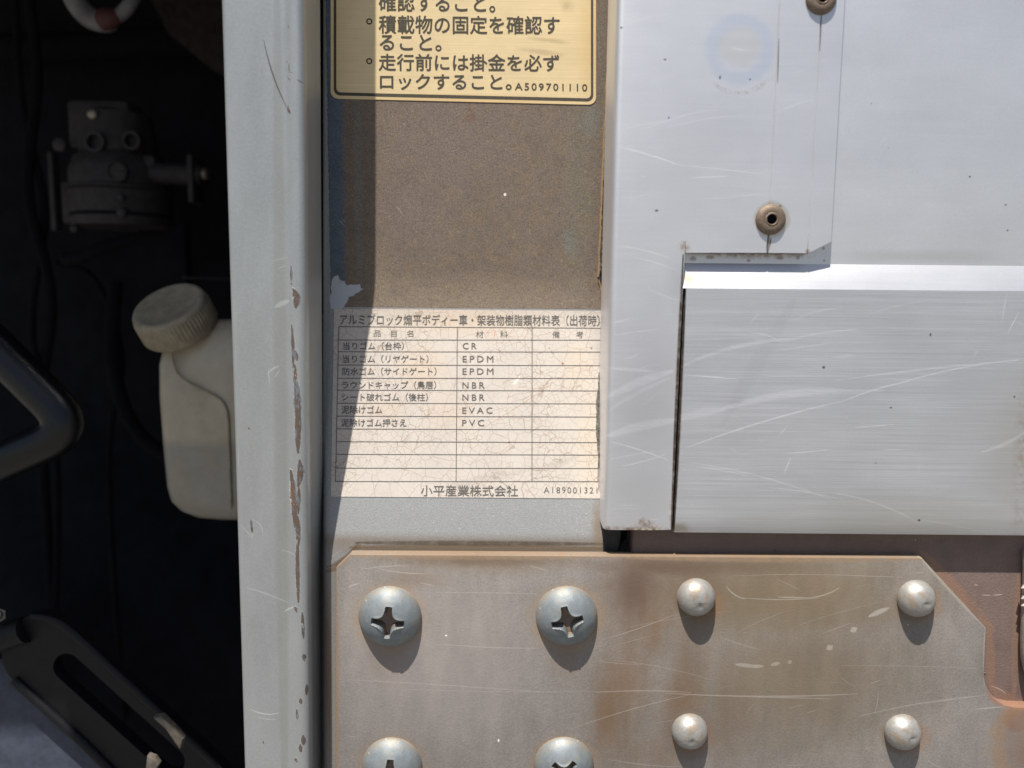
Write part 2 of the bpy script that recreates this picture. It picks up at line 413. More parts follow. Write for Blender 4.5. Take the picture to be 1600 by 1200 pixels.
    return m.done()

def brushed(name, base, Y, lines=0.0, metal=0.78, rough=0.40):
    m = Mat(name, base, rough, metal, Y=Y)
    br = m.noise((0.004, 0.5, 0.7), 5, 0.8); fine = m.noise((0.009, 0.5, 1.1), 3, 0.75, (4, 4, 4)); m.fine = fine
    if lines:
        m.mul(br, 1 - lines, 1 + lines); m.mul(fine, 1 - lines * .7, 1 + lines * .7)
    m.mul(m.noise((0.006, 0.01, 0.009), 3, 0.5, (1, 7, 3)), 0.95, 1.05)
    m.mul(m.noise(0.4, 2, 0.6), 0.975, 1.025)
    m.mixf('rough', br, rough + 0.16)
    if lines: m.bump(fine, 0.06, 1.0)
    m.bump(m.noise(0.02, 2, .4), 0.04, 6.0)
    return m
def mat_cover():
    m = brushed('corner_cover_aluminium', C(222, 222, 225), 0, 0.02)
    m.mixc(m.math('MULTIPLY', m.ring(1156, 78, 38, 20, 13, wob=.14), 0.32), C(186, 198, 222))
    m.mixc(m.math('MULTIPLY', m.ell(1156, 72, 40, 36, .4, wob=.14), 0.35), C(208, 204, 198))
    m.mixc(m.math('MULTIPLY', m.math('MULTIPLY', m.ring(1156, 80, 58, 6, 3, wob=.05), m.ell(1160, 142, 60, 26, .5)), m.ramp(m.noise(.12, 4, .7), .4, .65, 0, .4)), C(166, 150, 134))
    big = m.strokes([(950, 620, 1050, 580, 9, 3, .42), (953, 640, 1048, 590, 4, 3, .3), (948, 682, 1062, 656, 9, 4, .40), (950, 575, 1020, 580, 3.5, 0, .45), (953, 690, 1046, 720, 1.6, 2, .9), (972, 728, 1044, 708, 1.5, -2, .9),
        (975, 232, 1060, 258, 2.2, 2, .8), (970, 230, 1010, 240, 3, 0, .6), (1060, 258, 1205, 274, 1.6, 1, .6), (1078, 278, 1138, 275, 1.5, 0, .8), (970, 205, 1040, 190, 1.6, 3, .4), (1000, 205, 1120, 170, 1.6, 4, .5), (1040, 200, 1170, 180, 1.4, 4, .45), (1145, 75, 1165, 79, 2, 0, .7),
        (965, 384, 1050, 405, 2, 3, .6), (990, 402, 1060, 424, 1.6, 2, .5), (1012, 450, 1064, 470, 1.6, -2, .6), (960, 523, 1030, 514, 1.2, 0, .9), (958, 505, 984, 498, 2.2, 0, .7), (976, 560, 1002, 550, 1.5, -2, .7), (960, 548, 1010, 545, 1.2, 0, .3),
        (952, 718, 1038, 705, 2.2, 2, .4), (968, 789, 998, 790, 1.3, 0, .9), (956, 795, 1004, 794, 1.2, 0, .5), (1015, 812, 1030, 812, 1.2, 0, .7), (985, 585, 1030, 570, 1, 4, .5), (1000, 640, 1040, 610, 1, 4, .4), (980, 310, 1030, 300, 1.4, 0, .4), (1085, 310, 1200, 300, 2, -3, .35), (1205, 180, 1275, 154, 1.8, 2, .5), (1000, 274, 1010, 277, 1.4, 0, .7), (960, 45, 1060, 20, 2, 4, .4), (1230, 120, 1300, 90, 1.6, 0, .3)]
        + rnd_scratches(14, 960, 420, 1045, 820, 6, 30, 5, 20, .4, .9, 8, .2, .6) + rnd_scratches(20, 970, 20, 1290, 370, 10, 70, 12, 22, .35, .8, 9, .15, .5))
    big = m.math('MULTIPLY', big, m.ramp(m.noise((.05, .5, .6), 4, .75, (1, 2, 1)), .35, .6, .3, 1.0)); m.mixc(m.math('MULTIPLY', big, 0.5), C(228, 231, 238)); 
    m.mixf('metal', m.math('MULTIPLY', big, .6), 0.0)
    m.mixc(m.math('MULTIPLY', m.ell(1010, 640, 80, 240, .9), .22), C(160, 160, 172))  # leg tinted darker, the ground's reflection put into the colour
    brk = m.noise(0.07, 5, 0.75, (6, 2, 4))
    rust = m.any(m.ell(1070, 386, 13, 12, .8, wob=.4), m.math('MULTIPLY', m.ell(1165, 398, 110, 5, .9, wob=.5), .6), m.math('MULTIPLY', m.ell(1262, 393, 6, 6, .7, wob=.3), .8), m.ell(1000, 828, 70, 10, .8, wob=.9, wf=.09), m.math('MULTIPLY', m.ell(1007, 818, 18, 12, .6, wob=.5, wf=.15), .9), m.ell(950, 826, 8, 10, .8, wob=.4),
        m.math('MULTIPLY', m.ell(1050, 800, 8, 46, .8, wob=.6), .8), m.math('MULTIPLY', m.ell(1060, 560, 6, 180, .8, wob=.5), .45))
    m.mixc(m.math('MULTIPLY', rust, m.ramp(brk, 0.3, 0.62, .35, .95)), C(112, 86, 64))
    m.mixc(m.math('MULTIPLY', m.ramp(m.math('MULTIPLY', m.ell(1012, 824, 30, 9, .5), m.specks(11, 4.6, .6, (3, 0, 6))), .2, .5), .85), C(190, 182, 160))
    m.mixc(m.math('MULTIPLY', m.ring(1206, 343, 22, 8, 6, wob=.15), .55), C(190, 176, 152))
    m.mixc(m.math('MULTIPLY', m.any(m.ell(1219, 322, 3, 3, .5), m.stroke(1202, 368, 1199, 396, 4)), .6), C(120, 92, 70))
    m.mixc(m.math('MULTIPLY', m.strokes([(1205, 372, 1203, 384, 2.4, 0), (1284, 20, 1281, 80, 1.4, 0), (1217, 60, 1215, 130, 1.8, 0)]), .75), C(92, 76, 66))
    m.mixc(m.math('MULTIPLY', m.any(m.specks(34, 1.2, .05), m.ell(1026, 329, 3.5, 2.2, .4, 10), m.ell(1039, 93, 2.6, 1.8, .4), m.ell(1125, 121, 2, 3.4, .4), m.ell(971, 43, 2.2, 2, .4), m.ell(1172, 124, 1.8, 1.8, .4), m.ell(1045, 184, 1.6, 2, .4)), .75), C(88, 96, 110))
    m.mixc(m.math('MULTIPLY', m.any(m.stroke(1067.5, 398, 1049, 828, 4), m.stroke(1070, 396, 1290, 397, 3)), m.ramp(m.noise(.08, 4, .7), .2, .6, .45, .95)), C(74, 60, 48))
    m.mixf('metal', rust, 0.1)
    return m.done()
def mat_upper():
    m = brushed('upper_gate_aluminium', C(226, 226, 228), 15, 0.018)
    m.mixc(m.math('MULTIPLY', m.strokes([(1340, 230, 1480, 175, 2.4, 4, .45), (1400, 257, 1470, 246, 2.2, 0, .35), (1350, 225, 1390, 212, 2.4, 0, .35), (1410, 306, 1417, 286, 1.8, 0, .8), (1388, 342, 1393, 330, 1.4, 0, .7), (1396, 379, 1406, 373, 3.4, 0, .8), (1404, 378, 1470, 376, 1.7, 0, .7), (1505, 385, 1560, 402, 1.6, 1, .6), (1310, 377, 1320, 376, 2, 0, .6), (1440, 90, 1500, 70, 1.6, 3, .3), (1400, 120, 1520, 90, 1.6, 4, .3), (1300, 170, 1308, 160, 1.4, 0, .4)]
        + rnd_scratches(12, 1320, 20, 1590, 400, 8, 50, 12, 18, .4, .9, 19, .15, .4)), .7), C(222, 224, 228))
    m.mixc(m.math('MULTIPLY', m.any(m.specks(38, 1.2, .05), m.ell(1516, 276, 2, 1.8, .3), m.ell(1572, 320, 2, 1.6, .3), m.ell(1575, 360, 1.7, 1.7, .3)), .75), C(96, 92, 90))
    m.mixc(m.math('MULTIPLY', m.specks(30, 2.0, .14, (7, 0, 2)), .5), C(176, 152, 128))
    brk = m.noise(0.11, 5, 0.72, (6, 2, 4))
    rust = m.ell(1180, 396, 125, 11, .9, wob=.3)
    m.mixc(m.math('MULTIPLY', m.math('MULTIPLY', rust, m.ramp(brk, .36, .62)), .75), C(136, 104, 80))
    m.mixc(m.math('MULTIPLY', m.any(m.ell(1170, 407, 4, 3, .5), m.ell(1219, 403, 8, 4, .6, wob=.4), m.ell(1287, 388, 3, 3, .5), m.ell(1288, 407, 2.5, 2.2, .5), m.ell(1247, 402, 4, 5, .6), m.ell(1110, 402, 10, 4, .6, wob=.4), m.ell(1083, 404, 7, 5, .6, wob=.4)), .55), C(136, 96, 70))
    m.mixc(m.math('MULTIPLY', m.ell(1440, 400, 180, 14, .9), .25), C(176, 170, 160))
    return m.done()
def mat_ledge():
    m = brushed('gate_ledge_aluminium', C(206, 207, 210), 8, 0.02)
    m.mixc(m.math('MULTIPLY', m.ell(1074, 434, 26, 16, .9, wob=.4), .6), C(186, 142, 100))
    m.mixc(m.math('MULTIPLY', m.specks(40, 1.8, .2), .6), C(136, 112, 92))
    m.mixc(m.math('MULTIPLY', m.strokes(rnd_scratches(10, 1150, 420, 1590, 445, 20, 80, 2, 5, .5, 1.0, 3)), .5), C(216, 222, 232))
    return m.done()
def mat_lower():
    m = brushed('lower_gate_aluminium', C(212, 213, 217), 0, 0.10)
    m.mul(m.noise((0.0012, 0.5, 0.18), 5, 0.75, (2, 2, 2)), 0.93, 1.07)
    big = m.strokes([(1062, 574, 1240, 530, 4, 10, .4), (1220, 535, 1340, 515, 3, 4, .4), (1072, 586, 1150, 592, 1.8, 0, .85), (1110, 594, 1330, 588, 1.8, 3, .45), (1055, 656, 1130, 640, 9, 2, .30), (1126, 640, 1330, 611, 8, 9, .45), (1280, 614, 1380, 610, 5, 0, .25), (1072, 700, 1320, 626, 2.6, 5, .75), (1320, 626, 1420, 596, 2.4, 3, .75), (1400, 600, 1592, 562, 2.2, 5, .7), (1300, 595, 1590, 563, 3, 2, .5), (1172, 505, 1185, 490, 1.4, 0, .85), (1173, 520, 1220, 535, 1.6, 4, .75), (1225, 740, 1236, 715, 1.7, 0, .9), (1228, 708, 1298, 702, 1.6, -1, .8), (1216, 683, 1233, 662, 1.3, 0, .7), (1207, 490, 1209, 484, 1.4, 0, .6), (1170, 480, 1180, 470, 1.3, 0, .6),
        (1070, 722, 1300, 782, 2.8, 8, .38), (1060, 725, 1180, 746, 1.6, 2, .55), (1200, 762, 1320, 782, 1.8, 3, .5), (1300, 770, 1440, 820, 2.8, 8, .4), (1440, 812, 1560, 838, 2.4, 2, .45), (1534, 706, 1600, 676, 4, -4, .45), (1574, 522, 1592, 488, 1.5, 0, .9), (1565, 503, 1573, 460, 1.6, 0, .6), (1522, 556, 1528, 547, 1.5, 0, .9), (1335, 668, 1400, 663, 1.3, 0, .9), (1380, 703, 1412, 703, 1.3, 0, .8), (1435, 740, 1438, 720, 1.3, 0, .5), (1430, 774, 1434, 766, 1.3, 0, .6), (1320, 654, 1325, 653, 1.8, 0, .8), (1240, 500, 1320, 480, 3, 4, .3), (1300, 558, 1332, 555, 4, 0, .25), (1350, 495, 1450, 470, 1.8, 4, .35), (1210, 548, 1320, 533, 1.8, 0, .4), (1140, 772, 1150, 756, 1.2, 0, .5), (1140, 700, 1152, 707, 1.4, 0, .7), (1215, 820, 1260, 790, 1.2, 0, .3), (1070, 780, 1085, 790, 1.3, 0, .5)]
        + rnd_scratches(34, 1070, 460, 1590, 820, 8, 80, 8, 24, .3, .75, 21, .15, .55))
    big = m.math('MULTIPLY', big, m.ramp(m.noise((.03, .5, .7), 4, .75, (1, 2, 1)), .35, .6, .25, 1.0)); m.mixc(m.math('MULTIPLY', big, 0.5), C(228, 230, 236)); m.mixf('metal', m.math('MULTIPLY', big, .6), 0.0)
    m.mixc(m.math('MULTIPLY', m.any(m.stroke(1240, 470, 1130, 660, 16), m.stroke(1190, 560, 1140, 640, 14)), .07), C(140, 138, 146))
    m.mixc(m.math('MULTIPLY', m.any(m.ell(1420, 810, 380, 60, .95), m.ell(1610, 700, 120, 200, .95)), .36), C(180, 175, 160))
    m.mixc(m.math('MULTIPLY', m.any(m.ell(1052, 700, 14, 150, .9, wob=.5), m.ell(1060, 826, 26, 14, .9, wob=.5)), .55), C(150, 132, 104)); m.mixc(m.math('MULTIPLY', m.stroke(1071, 450, 1053, 830, 4), m.ramp(m.noise(.08, 4, .7), .2, .6, .4, .9)), C(96, 82, 62))
    m.mixc(m.math('MULTIPLY', m.any(m.ell(1287, 574, 2.6, 2.6, .3), m.ell(1392, 637, 2, 1.8, .3), m.ell(1454, 523, 1.8, 3, .3), m.ell(1585, 620, 2, 1.8, .3), m.ell(1436, 813, 2.4, 2.2, .3), m.specks(44, 1.2, .05)), .8), C(84, 80, 78))
    m.mixc(m.math('MULTIPLY', m.specks(52, 2.2, .22, (9, 0, 5)), .5), C(150, 116, 86))
    m.mixc(m.math('MULTIPLY', m.math('MULTIPLY', m.ell(1605, 690, 26, 220, .9), m.ramp(m.noise(.05, 4, .7), .45, .6)), .5), C(172, 140, 108))
    return m.done()
def mat_plate():
    m = Mat('stained_plate_paint', C(135, 129, 124), 0.52, 0.15, Y=5)
    m.mul(m.noise(0.012, 5, 0.6, (3, 3, 3)), 0.93, 1.07); m.mul(m.noise((0.35, .35, .35), 3, 0.7), 0.84, 1.16)
    m.mixc(m.math('MULTIPLY', m.ell(690, 1040, 230, 220, .9, wob=.2), .75), C(152, 144, 140))
    warm = m.any(m.math('MULTIPLY', m.ell(1220, 930, 360, 150, .9, wob=.25, wf=.02), .95), m.math('MULTIPLY', m.ell(1250, 1060, 300, 210, .9, wob=.2, wf=.02), .75))
    m.mixc(m.math('MULTIPLY', warm, .95), C(117, 102, 81)); m.mul(m.noise((0.03, .03, .008), 5, .65, (6, 6, 2)), .90, 1.08)
    # rust runs
    streak = m.noise((0.03, 0.03, 0.006), 5, 0.65, (8, 1, 2))
    rustr = m.any(m.ell(1000, 950, 110, 160, .95, wob=.2, wf=.02), m.math('MULTIPLY', m.ell(960, 1120, 80, 170, .95, wob=.2, wf=.03), 1.0), m.math('MULTIPLY', m.ell(1075, 1075, 50, 190, .95, wob=.2), .8), m.math('MULTIPLY', m.ell(1140, 1130, 50, 160, .95, wob=.2), .6), m.math('MULTIPLY', m.ell(1085, 900, 60, 40, .9, wob=.3), .6),
        m.math('MULTIPLY', m.ell(1010, 1180, 120, 60, .9, wob=.3), .7))
    m.mixc(m.math('MULTIPLY', rustr, m.ramp(streak, .25, .7, .35, .85)), C(112, 90, 68))
    m.mixc(m.math('MULTIPLY', m.any(m.ell(948, 1110, 26, 100, .95, wob=.35), m.ell(1022, 990, 20, 80, .95, wob=.35), m.ell(985, 1060, 70, 90, .95, wob=.35), m.ell(1060, 1120, 60, 110, .95, wob=.3)), .42), C(118, 88, 58))
    m.mixc(m.math('MULTIPLY', m.any(m.ell(990, 915, 60, 90, .95, wob=.2), m.ell(1040, 886, 160, 22, .95, wob=.25)), .9), C(96, 78, 68))
    top = m.any(m.math('MULTIPLY', m.ell(760, 880, 240, 28, .9, wob=.4), .55), m.math('MULTIPLY', m.ell(650, 905, 80, 24, .9, wob=.4), .5))
    m.mixc(top, C(124, 106, 86))
    m.mixc(m.math('MULTIPLY', m.any(m.ell(1130, 884, 230, 26, .95, wob=.3), m.ell(1087, 925, 80, 70, .95, wob=.3), m.ell(760, 876, 230, 16, .95, wob=.4)), .65), C(102, 84, 66))
    for (x, y, r) in ((609, 967, 50), (885, 967, 50), (612, 1202, 48), (881, 1202, 48)):
        m.mixc(m.math('MULTIPLY', m.ell(x, y, r + 22, r + 22, .42, wob=.22, wf=.05), .55), C(150, 124, 96))
        m.mixc(m.math('MULTIPLY', m.ell(x, y + 62, 44, 60, .9, wob=.4), .35), C(132, 108, 90))
    for (x, y, r) in ((1087, 937, 30), (1430, 940, 29), (1077, 1147, 29), (1409, 1148, 28)):
        m.mixc(m.math('MULTIPLY', m.ring(x, y, r - 1, 10, 7, wob=.12), .5), C(112, 92, 74))
        m.mixc(m.math('MULTIPLY', m.ell(x + 14, y + 6, r + 14, r + 8, .5, wob=.35), .3), C(146, 104, 66))
    m.mixc(m.math('MULTIPLY', m.ring(1078, 1147, 38, 14, 10, wob=.1), .4), C(112, 102, 96))
    # orange dust on the edges, red soil towards the lower right
    m.mixc(m.math('MULTIPLY', m.any(m.stroke(540, 868, 1000, 868, 9), m.stroke(980, 871, 1445, 873, 9), m.stroke(524, 890, 524, 1300, 8), m.stroke(525, 888, 548, 866, 6)), m.ramp(m.noise(.09, 4, .7), .25, .7, .3, .9)), C(140, 116, 92))
    m.mixc(m.math('MULTIPLY', m.any(m.stroke(1440, 872, 1542, 982, 6), m.stroke(1540, 980, 1538, 1070, 4)), .45), C(176, 168, 152))
    redz = m.any(m.ell(1650, 1160, 120, 120, .75, wob=.22, wf=.02), m.ell(1600, 1125, 52, 36, .6, wob=.2))
    m.mixc(m.math('MULTIPLY', redz, .9), C(122, 98, 84))
    m.mixc(m.math('MULTIPLY', m.ring(1640, 1160, 84, 22, 16, wob=.2), .35), C(150, 112, 72))
    m.mixc(m.math('MULTIPLY', m.any(m.stroke(1543, 1075, 1572, 1103, 8, -5), m.stroke(1568, 1102, 1640, 1108, 8)), .7), C(148, 108, 86))
    allscr = ([(545, 1062, 860, 1082, 1.8, 1, .6), (600, 1076, 960, 1080, 1.2, -3, .5), (930, 1082, 1080, 1082, 2, 3, .7), (1040, 1083, 1340, 1084, 2.6, -5, .75), (1150, 1088, 1300, 1092, 2.2, 0, .6), (1060, 910, 1060, 911, 1, 0, .3), (562, 890, 640, 884, 2.2, 2, .5), (590, 888, 668, 896, 2.4, -3, .55), (545, 918, 560, 912, 2.6, 1, .8), (655, 910, 680, 916, 2, 0, .5), (680, 926, 840, 928, 2, 1, .45), (828, 884, 856, 892, 2.4, 0, .45), (680, 1006, 845, 1013, 1.8, -2, .65), (930, 1032, 1010, 1038, 1.5, -2, .4), (940, 1000, 1055, 960, 1.4, -2, .6), (890, 1140, 1080, 1085, 1.6, 4, .65), (955, 1010, 1030, 990, 1.2, 0, .35),
        (1135, 916, 1165, 936, 2.2, -4, .8), (1160, 934, 1280, 934, 1.8, -3, .65), (1215, 933, 1262, 934, 2.8, 0, .65), (1262, 934, 1312, 918, 2.4, -4, .7), (1215, 905, 1250, 922, 1.4, 0, .4), (1145, 900, 1320, 899, 1.2, 2, .5), (1300, 898, 1410, 902, 1.3, 0, .55), (1430, 896, 1444, 894, 1.6, 0, .5), (950, 1031, 1110, 1062, 1.3, 5, .45), (1125, 995, 1190, 1015, 1.4, -2, .5), (1358, 963, 1388, 950, 5.5, 0, .95), (1330, 986, 1338, 982, 6.5, 0, .95), (1293, 1014, 1300, 1010, 6.5, 0, .85), (1150, 1038, 1178, 1041, 4.5, 0, .75), (1170, 1041, 1192, 1041, 4, 0, .75), (1205, 1039, 1218, 1036, 4, 0, .7), (1232, 1036, 1236, 1033, 4.5, 0, .6), (1310, 1052, 1336, 1072, 1.2, -3, .4), (1366, 1115, 1372, 1080, 1.4, -2, .7), (1360, 1068, 1378, 1062, 1.5, 0, .6), (1285, 990, 1330, 973, 1.5, 0, .5), (1240, 980, 1380, 940, 1.2, 3, .3), (1340, 1120, 1520, 1088, 2.2, 4, .6), (1440, 1100, 1540, 1086, 1.6, 0, .55), (1525, 1108, 1568, 1104, 2.6, 0, .75), (1310, 1040, 1530, 1045, 1.4, 2, .4), (950, 1186, 1060, 1198, 1.8, -3, .6), (1232, 1107, 1254, 1101, 1.4, 0, .5), (1260, 1114, 1275, 1110, 1.4, 0, .6), (1348, 1172, 1364, 1166, 1.6, 0, .6), (1450, 1188, 1478, 1200, 1.8, -3, .55), (1230, 1196, 1260, 1195, 1.6, 0, .5), (540, 1150, 556, 1151, 2, 0, .5), (700, 1160, 760, 1195, 1.3, 6, .35), (1020, 1130, 1100, 1118, 1.2, 0, .35), (1150, 990, 1230, 955, 1.2, 3, .35), (960, 985, 1140, 955, 1.2, 3, .3)]
        + rnd_scratches(26, 560, 890, 1530, 1190, 6, 60, 6, 25, .4, .9, 33, .1, .4))
    for k in range(0, len(allscr), 35):
        m.mixc(m.math('MULTIPLY', m.strokes(allscr[k:k + 35]), 0.52), C(186, 178, 170))
    m.mixc(m.math('MULTIPLY', m.specks(13, 1.2, .3), .6), C(88, 76, 66))
    m.mixc(m.math('MULTIPLY', m.specks(34, 1.6, .10, (5, 0, 8)), .8), C(224, 216, 204))
    m.mixc(m.ell(779, 1157, 1.8, 3, .3), C(244, 240, 232)); m.mixc(m.ell(697, 993, 2, 1.6, .3), C(236, 228, 214))
    m.mixf('rough', m.noise(.05, 4, .6), .72)
    m.bump(m.noise(0.28, 4, 0.62), 0.20, 2.0)
    return m.done()
def mat_frame():
    m = Mat('red_oxide_frame', C(112, 95, 88), 0.75, 0.0, Y=26)
    m.mul(m.noise(0.02, 5, .65), .85, 1.15); m.mul(m.noise(.35, 3, .7), .88, 1.12)
    edge = m.any(m.stroke(1440, 862, 1552, 985, 13), m.stroke(1545, 975, 1549, 1078, 10), m.stroke(1548, 1070, 1600, 1100, 12, -6), m.math('MULTIPLY', m.stroke(1592, 900, 1584, 1090, 9), .9))
    m.mixc(m.math('MULTIPLY', edge, m.ramp(m.noise(.06, 4, .7), .2, .6, .15, .6)), C(142, 108, 88))
    m.mixc(m.math('MULTIPLY', m.specks(24, 1.7, .3), .8), C(70, 58, 52)); m.mixc(m.math('MULTIPLY', m.specks(30, 1.6, .12, (2, 0, 5)), .7), C(204, 190, 172))
    m.mixc(m.math('MULTIPLY', m.strokes([(1534, 930, 1548, 930, 1.5, 0), (1552, 930, 1566, 929, 1.7, 0), (1522, 914, 1528, 914, 1.5, 0), (1548, 1072, 1572, 1084, 1.2, 2)]), .7), C(190, 176, 160))
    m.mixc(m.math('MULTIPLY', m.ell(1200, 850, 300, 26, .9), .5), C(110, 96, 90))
    m.bump(m.noise(.3, 4, .7), .4, 2.0); m.bump(m.specks(24, 2.4, .3), .5, 3.0)
    return m.done()
def mat_gold_label():
    m = Mat('gold_label_foil', C(226, 203, 158), 0.5, 0.15, Y=160)
    m.mul(m.noise((0.004, .3, 0.75), 2, .5), .96, 1.05); m.mul(m.noise(.015, 4, .6), .95, 1.05); m.mul(m.noise((.012, .3, .3), 3, .7, (2, 2, 2)), .96, 1.04)
    m.mixc(m.math('MULTIPLY', m.any(m.ell(860, 66, 40, 5, .9, -6, .4), m.ell(848, 84, 46, 6, .9, -8, .5), m.ell(885, 12, 14, 14, .9, wob=.5)), .35), C(150, 128, 90))
    m.mixc(m.math('MULTIPLY', m.any(m.ell(925, 60, 30, 130, .9), m.ell(725, 158, 230, 12, .8)), .35), C(214, 168, 100))
    return m.done()
def mat_white_label():
    m = Mat('crazed_white_label', C(194, 186, 177), 0.55, 0.0, Y=110); m.df = depth
    m.mul(m.noise(.02, 4, .6), .96, 1.04)
    # stains
    m.mixc(m.math('MULTIPLY', m.any(m.ell(925, 690, 36, 130, .95, wob=.2), m.ell(905, 570, 40, 60, .95, wob=.3)), .24), C(208, 184, 146))
    m.mixc(m.math('MULTIPLY', m.any(m.ell(720, 500, 200, 42, .95, wob=.3), m.ell(660, 575, 60, 50, .95, wob=.3)), .30), C(208, 176, 138))
    m.mixc(m.math('MULTIPLY', m.any(m.ell(700, 645, 60, 40, .95, wob=.3), m.ell(600, 640, 50, 26, .95, wob=.3), m.ell(580, 480, 90, 10, .9)), .22), C(198, 166, 134))
    m.mixc(m.math('MULTIPLY', m.any(m.ell(905, 730, 30, 50, .95)), .3), C(206, 196, 180))
    fine = m.cracks(11.5, 0.5, warp=.2); wide = m.cracks(34, 0.5, (5, 0, 3), .25)
    msk = m.ramp(m.noise(.012, 3, .6, (5, 5, 1)), .40, .6, .25, 1.0)
    m.mixc(m.math('MULTIPLY', m.math('MULTIPLY', fine, msk), .5), C(138, 104, 80))
    m.mixc(m.math('MULTIPLY', wide, .42), C(128, 94, 72))
    m.mixc(m.math('MULTIPLY', m.stroke(718, 690, 905, 568, 1.3, -4), .5), C(168, 120, 84))
    m.mixc(m.math('MULTIPLY', m.any(m.stroke(840, 736, 902, 714, 8), m.stroke(700, 760, 820, 736, 10)), .22), C(150, 140, 132))
    m.mixc(m.math('MULTIPLY', m.any(m.stroke(773, 517, 773, 527, 2)), .8), C(214, 120, 72))
    m.mixc(m.math('MULTIPLY', m.any(m.ell(795, 691, 2, 2, .3), m.ell(924, 544, 2, 2, .3), m.ell(879, 568, 2.4, 2, .4), m.ell(858, 544, 1.6, 1.6, .4)), .7), C(132, 84, 56))
    m.mixc(m.math('MULTIPLY', m.any(m.stroke(805, 600, 812, 588, 3), m.stroke(808, 592, 802, 600, 3)), .8), C(232, 224, 210))
    m.bump(m.math('SUBTRACT', 1.0, m.any(m.math('MULTIPLY', fine, msk), wide)), .25, .8)
    return m.done()
def mat_zinc(name='zinc_screw'):
    m = Mat(name, C(126, 133, 137), 0.48, 0.35)
    m.mul(m.noise(.06, 4, .6), .86, 1.12); m.mul(m.noise(.5, 3, .7), .92, 1.08)
    m.mixc(m.math('MULTIPLY', m.ramp(m.noise(.05, 4, .65, (4, 8, 2)), .5, .7), .4), C(150, 142, 126))
    y = m.xyz(1)
    m.mixc(m.ramp(y, -5.5, 0.5, 0.0, .75), C(176, 150, 112))
    rr = m.N.new('ShaderNodeVectorMath'); rr.operation = 'LENGTH'; m.L(m.p2, rr.inputs[0]); rl = rr.outputs['Value']
    m.mixc(m.math('MULTIPLY', m.math('MULTIPLY', m.ramp(y, -23.0, -14.0), m.ramp(rl, 27.0, 25.0)), .75), C(128, 104, 84))
    m.mixc(m.math('MULTIPLY', m.ramp(rl, 38, 51), m.math('MULTIPLY', m.ramp(m.noise(.08, 4, .7, (2, 9, 1)), .4, .65), .6)), C(146, 134, 114))
    m.mixc(m.math('MULTIPLY', m.specks(9, 1.3, .3), .5), C(84, 84, 84)); m.mixc(m.math('MULTIPLY', m.specks(14, 1.6, .25, (5, 0, 2)), .6), C(190, 196, 198))
    m.mixf('rough', m.noise(.15, 4, .6), .62); m.bump(m.noise(.3, 4, .65), .18, 1.5)
    return m.done()
def mat_rivet():
    m = Mat('aluminium_dome_rivet', C(166, 164, 160), 0.40, 0.5)
    m.mul(m.noise(.09, 4, .6), .88, 1.1); m.mul(m.noise(.6, 3, .7), .95, 1.05)
    m.mixc(m.math('MULTIPLY', m.ramp(m.noise(.07, 4, .65, (4, 8, 2)), .48, .7), .5), C(158, 128, 90))
    m.mixf('rough', m.noise(.2, 4, .6), .6); m.bump(m.noise(.25, 4, .65), .22, 1.5)
    return m.done()
def mat_bottle():
    m = Mat('translucent_bottle_plastic', C(190, 179, 158), 0.38, 0.0)
    z = m.xyz(2); zl = P(300, 690, 350).z
    m.mixc(m.ramp(z, zl + 16, zl - 14), C(160, 155, 144))              # the fluid inside
    m.mixc(m.math('MULTIPLY', m.ramp(m.noise(.02, 4, .6), .45, .7), .35), C(168, 148, 118))
    m.mul(m.noise(.03, 4, .6, (3, 3, 3)), .92, 1.06)
    m.b.inputs['Subsurface Weight'].default_value = 0.15; m.b.inputs['Subsurface Radius'].default_value = (.004, .003, .002); m.b.inputs['Subsurface Scale'].default_value = 1.0
    m.bump(m.noise(.06, 3, .5), .15, 3)
    return m.done()

M_POST, M_PANEL, M_COVER, M_UPPER, M_LEDGE, M_LOWER = mat_post(), mat_panel(), mat_cover(), mat_upper(), mat_ledge(), mat_lower()
M_PLATE, M_FRAME, M_GOLD, M_WHITE, M_ZINC, M_RIVET, M_BOTTLE = mat_plate(), mat_frame(), mat_gold_label(), mat_white_label(), mat_zinc(), mat_rivet(), mat_bottle()
M_INK = plain('worn_black_print', C(72, 66, 54), .6, 0, .3, .18, 0)
M_INK2 = plain('grey_table_print', C(92, 88, 84), .6, 0, .3, .18, 0)
M_RUBBER = plain('dusty_black_rubber', C(58, 56, 54), .85, 0, .12, .3, .4)
M_DARK = plain('near_black', C(20, 21, 26), .9, 0, .02, .3, .3, .2)
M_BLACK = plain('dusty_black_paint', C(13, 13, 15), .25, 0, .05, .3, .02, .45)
M_IRON = plain('grimy_cast_iron', C(52, 47, 47), .6, .2, .06, .3, .3)
M_STEELBOLT = plain('dull_bolt_steel', C(150, 140, 126), .4, .6, .1, .25, .2)
M_CAP = plain('yellowed_cap_plastic', C(160, 148, 126), .5, 0, .05, .22, .1)
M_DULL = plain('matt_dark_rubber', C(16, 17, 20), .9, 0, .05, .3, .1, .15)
M_TIP = plain('sunlit_bracket_tip', C(92, 85, 76), .6, 0, .1, .3, .2)  # paler than the bracket paint, sunlight on its tip put into the colour
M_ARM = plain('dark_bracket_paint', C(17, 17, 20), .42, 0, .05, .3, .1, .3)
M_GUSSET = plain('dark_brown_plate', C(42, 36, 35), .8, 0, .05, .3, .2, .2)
M_HOSEW = plain('pale_hose', C(104, 103, 104), .5, 0, .03, .3, .1)
M_RED = plain('dull_red_rubber', C(74, 38, 34), .6, 0, .05, .3, .1)
M_SLATE = plain('scuffed_slate_metal', C(60, 66, 80), .5, .0, .05, .25, .2)
M_SILVER = plain('weathered_silver_casting', C(160, 152, 142), .5, .3, .08, .2, .35)
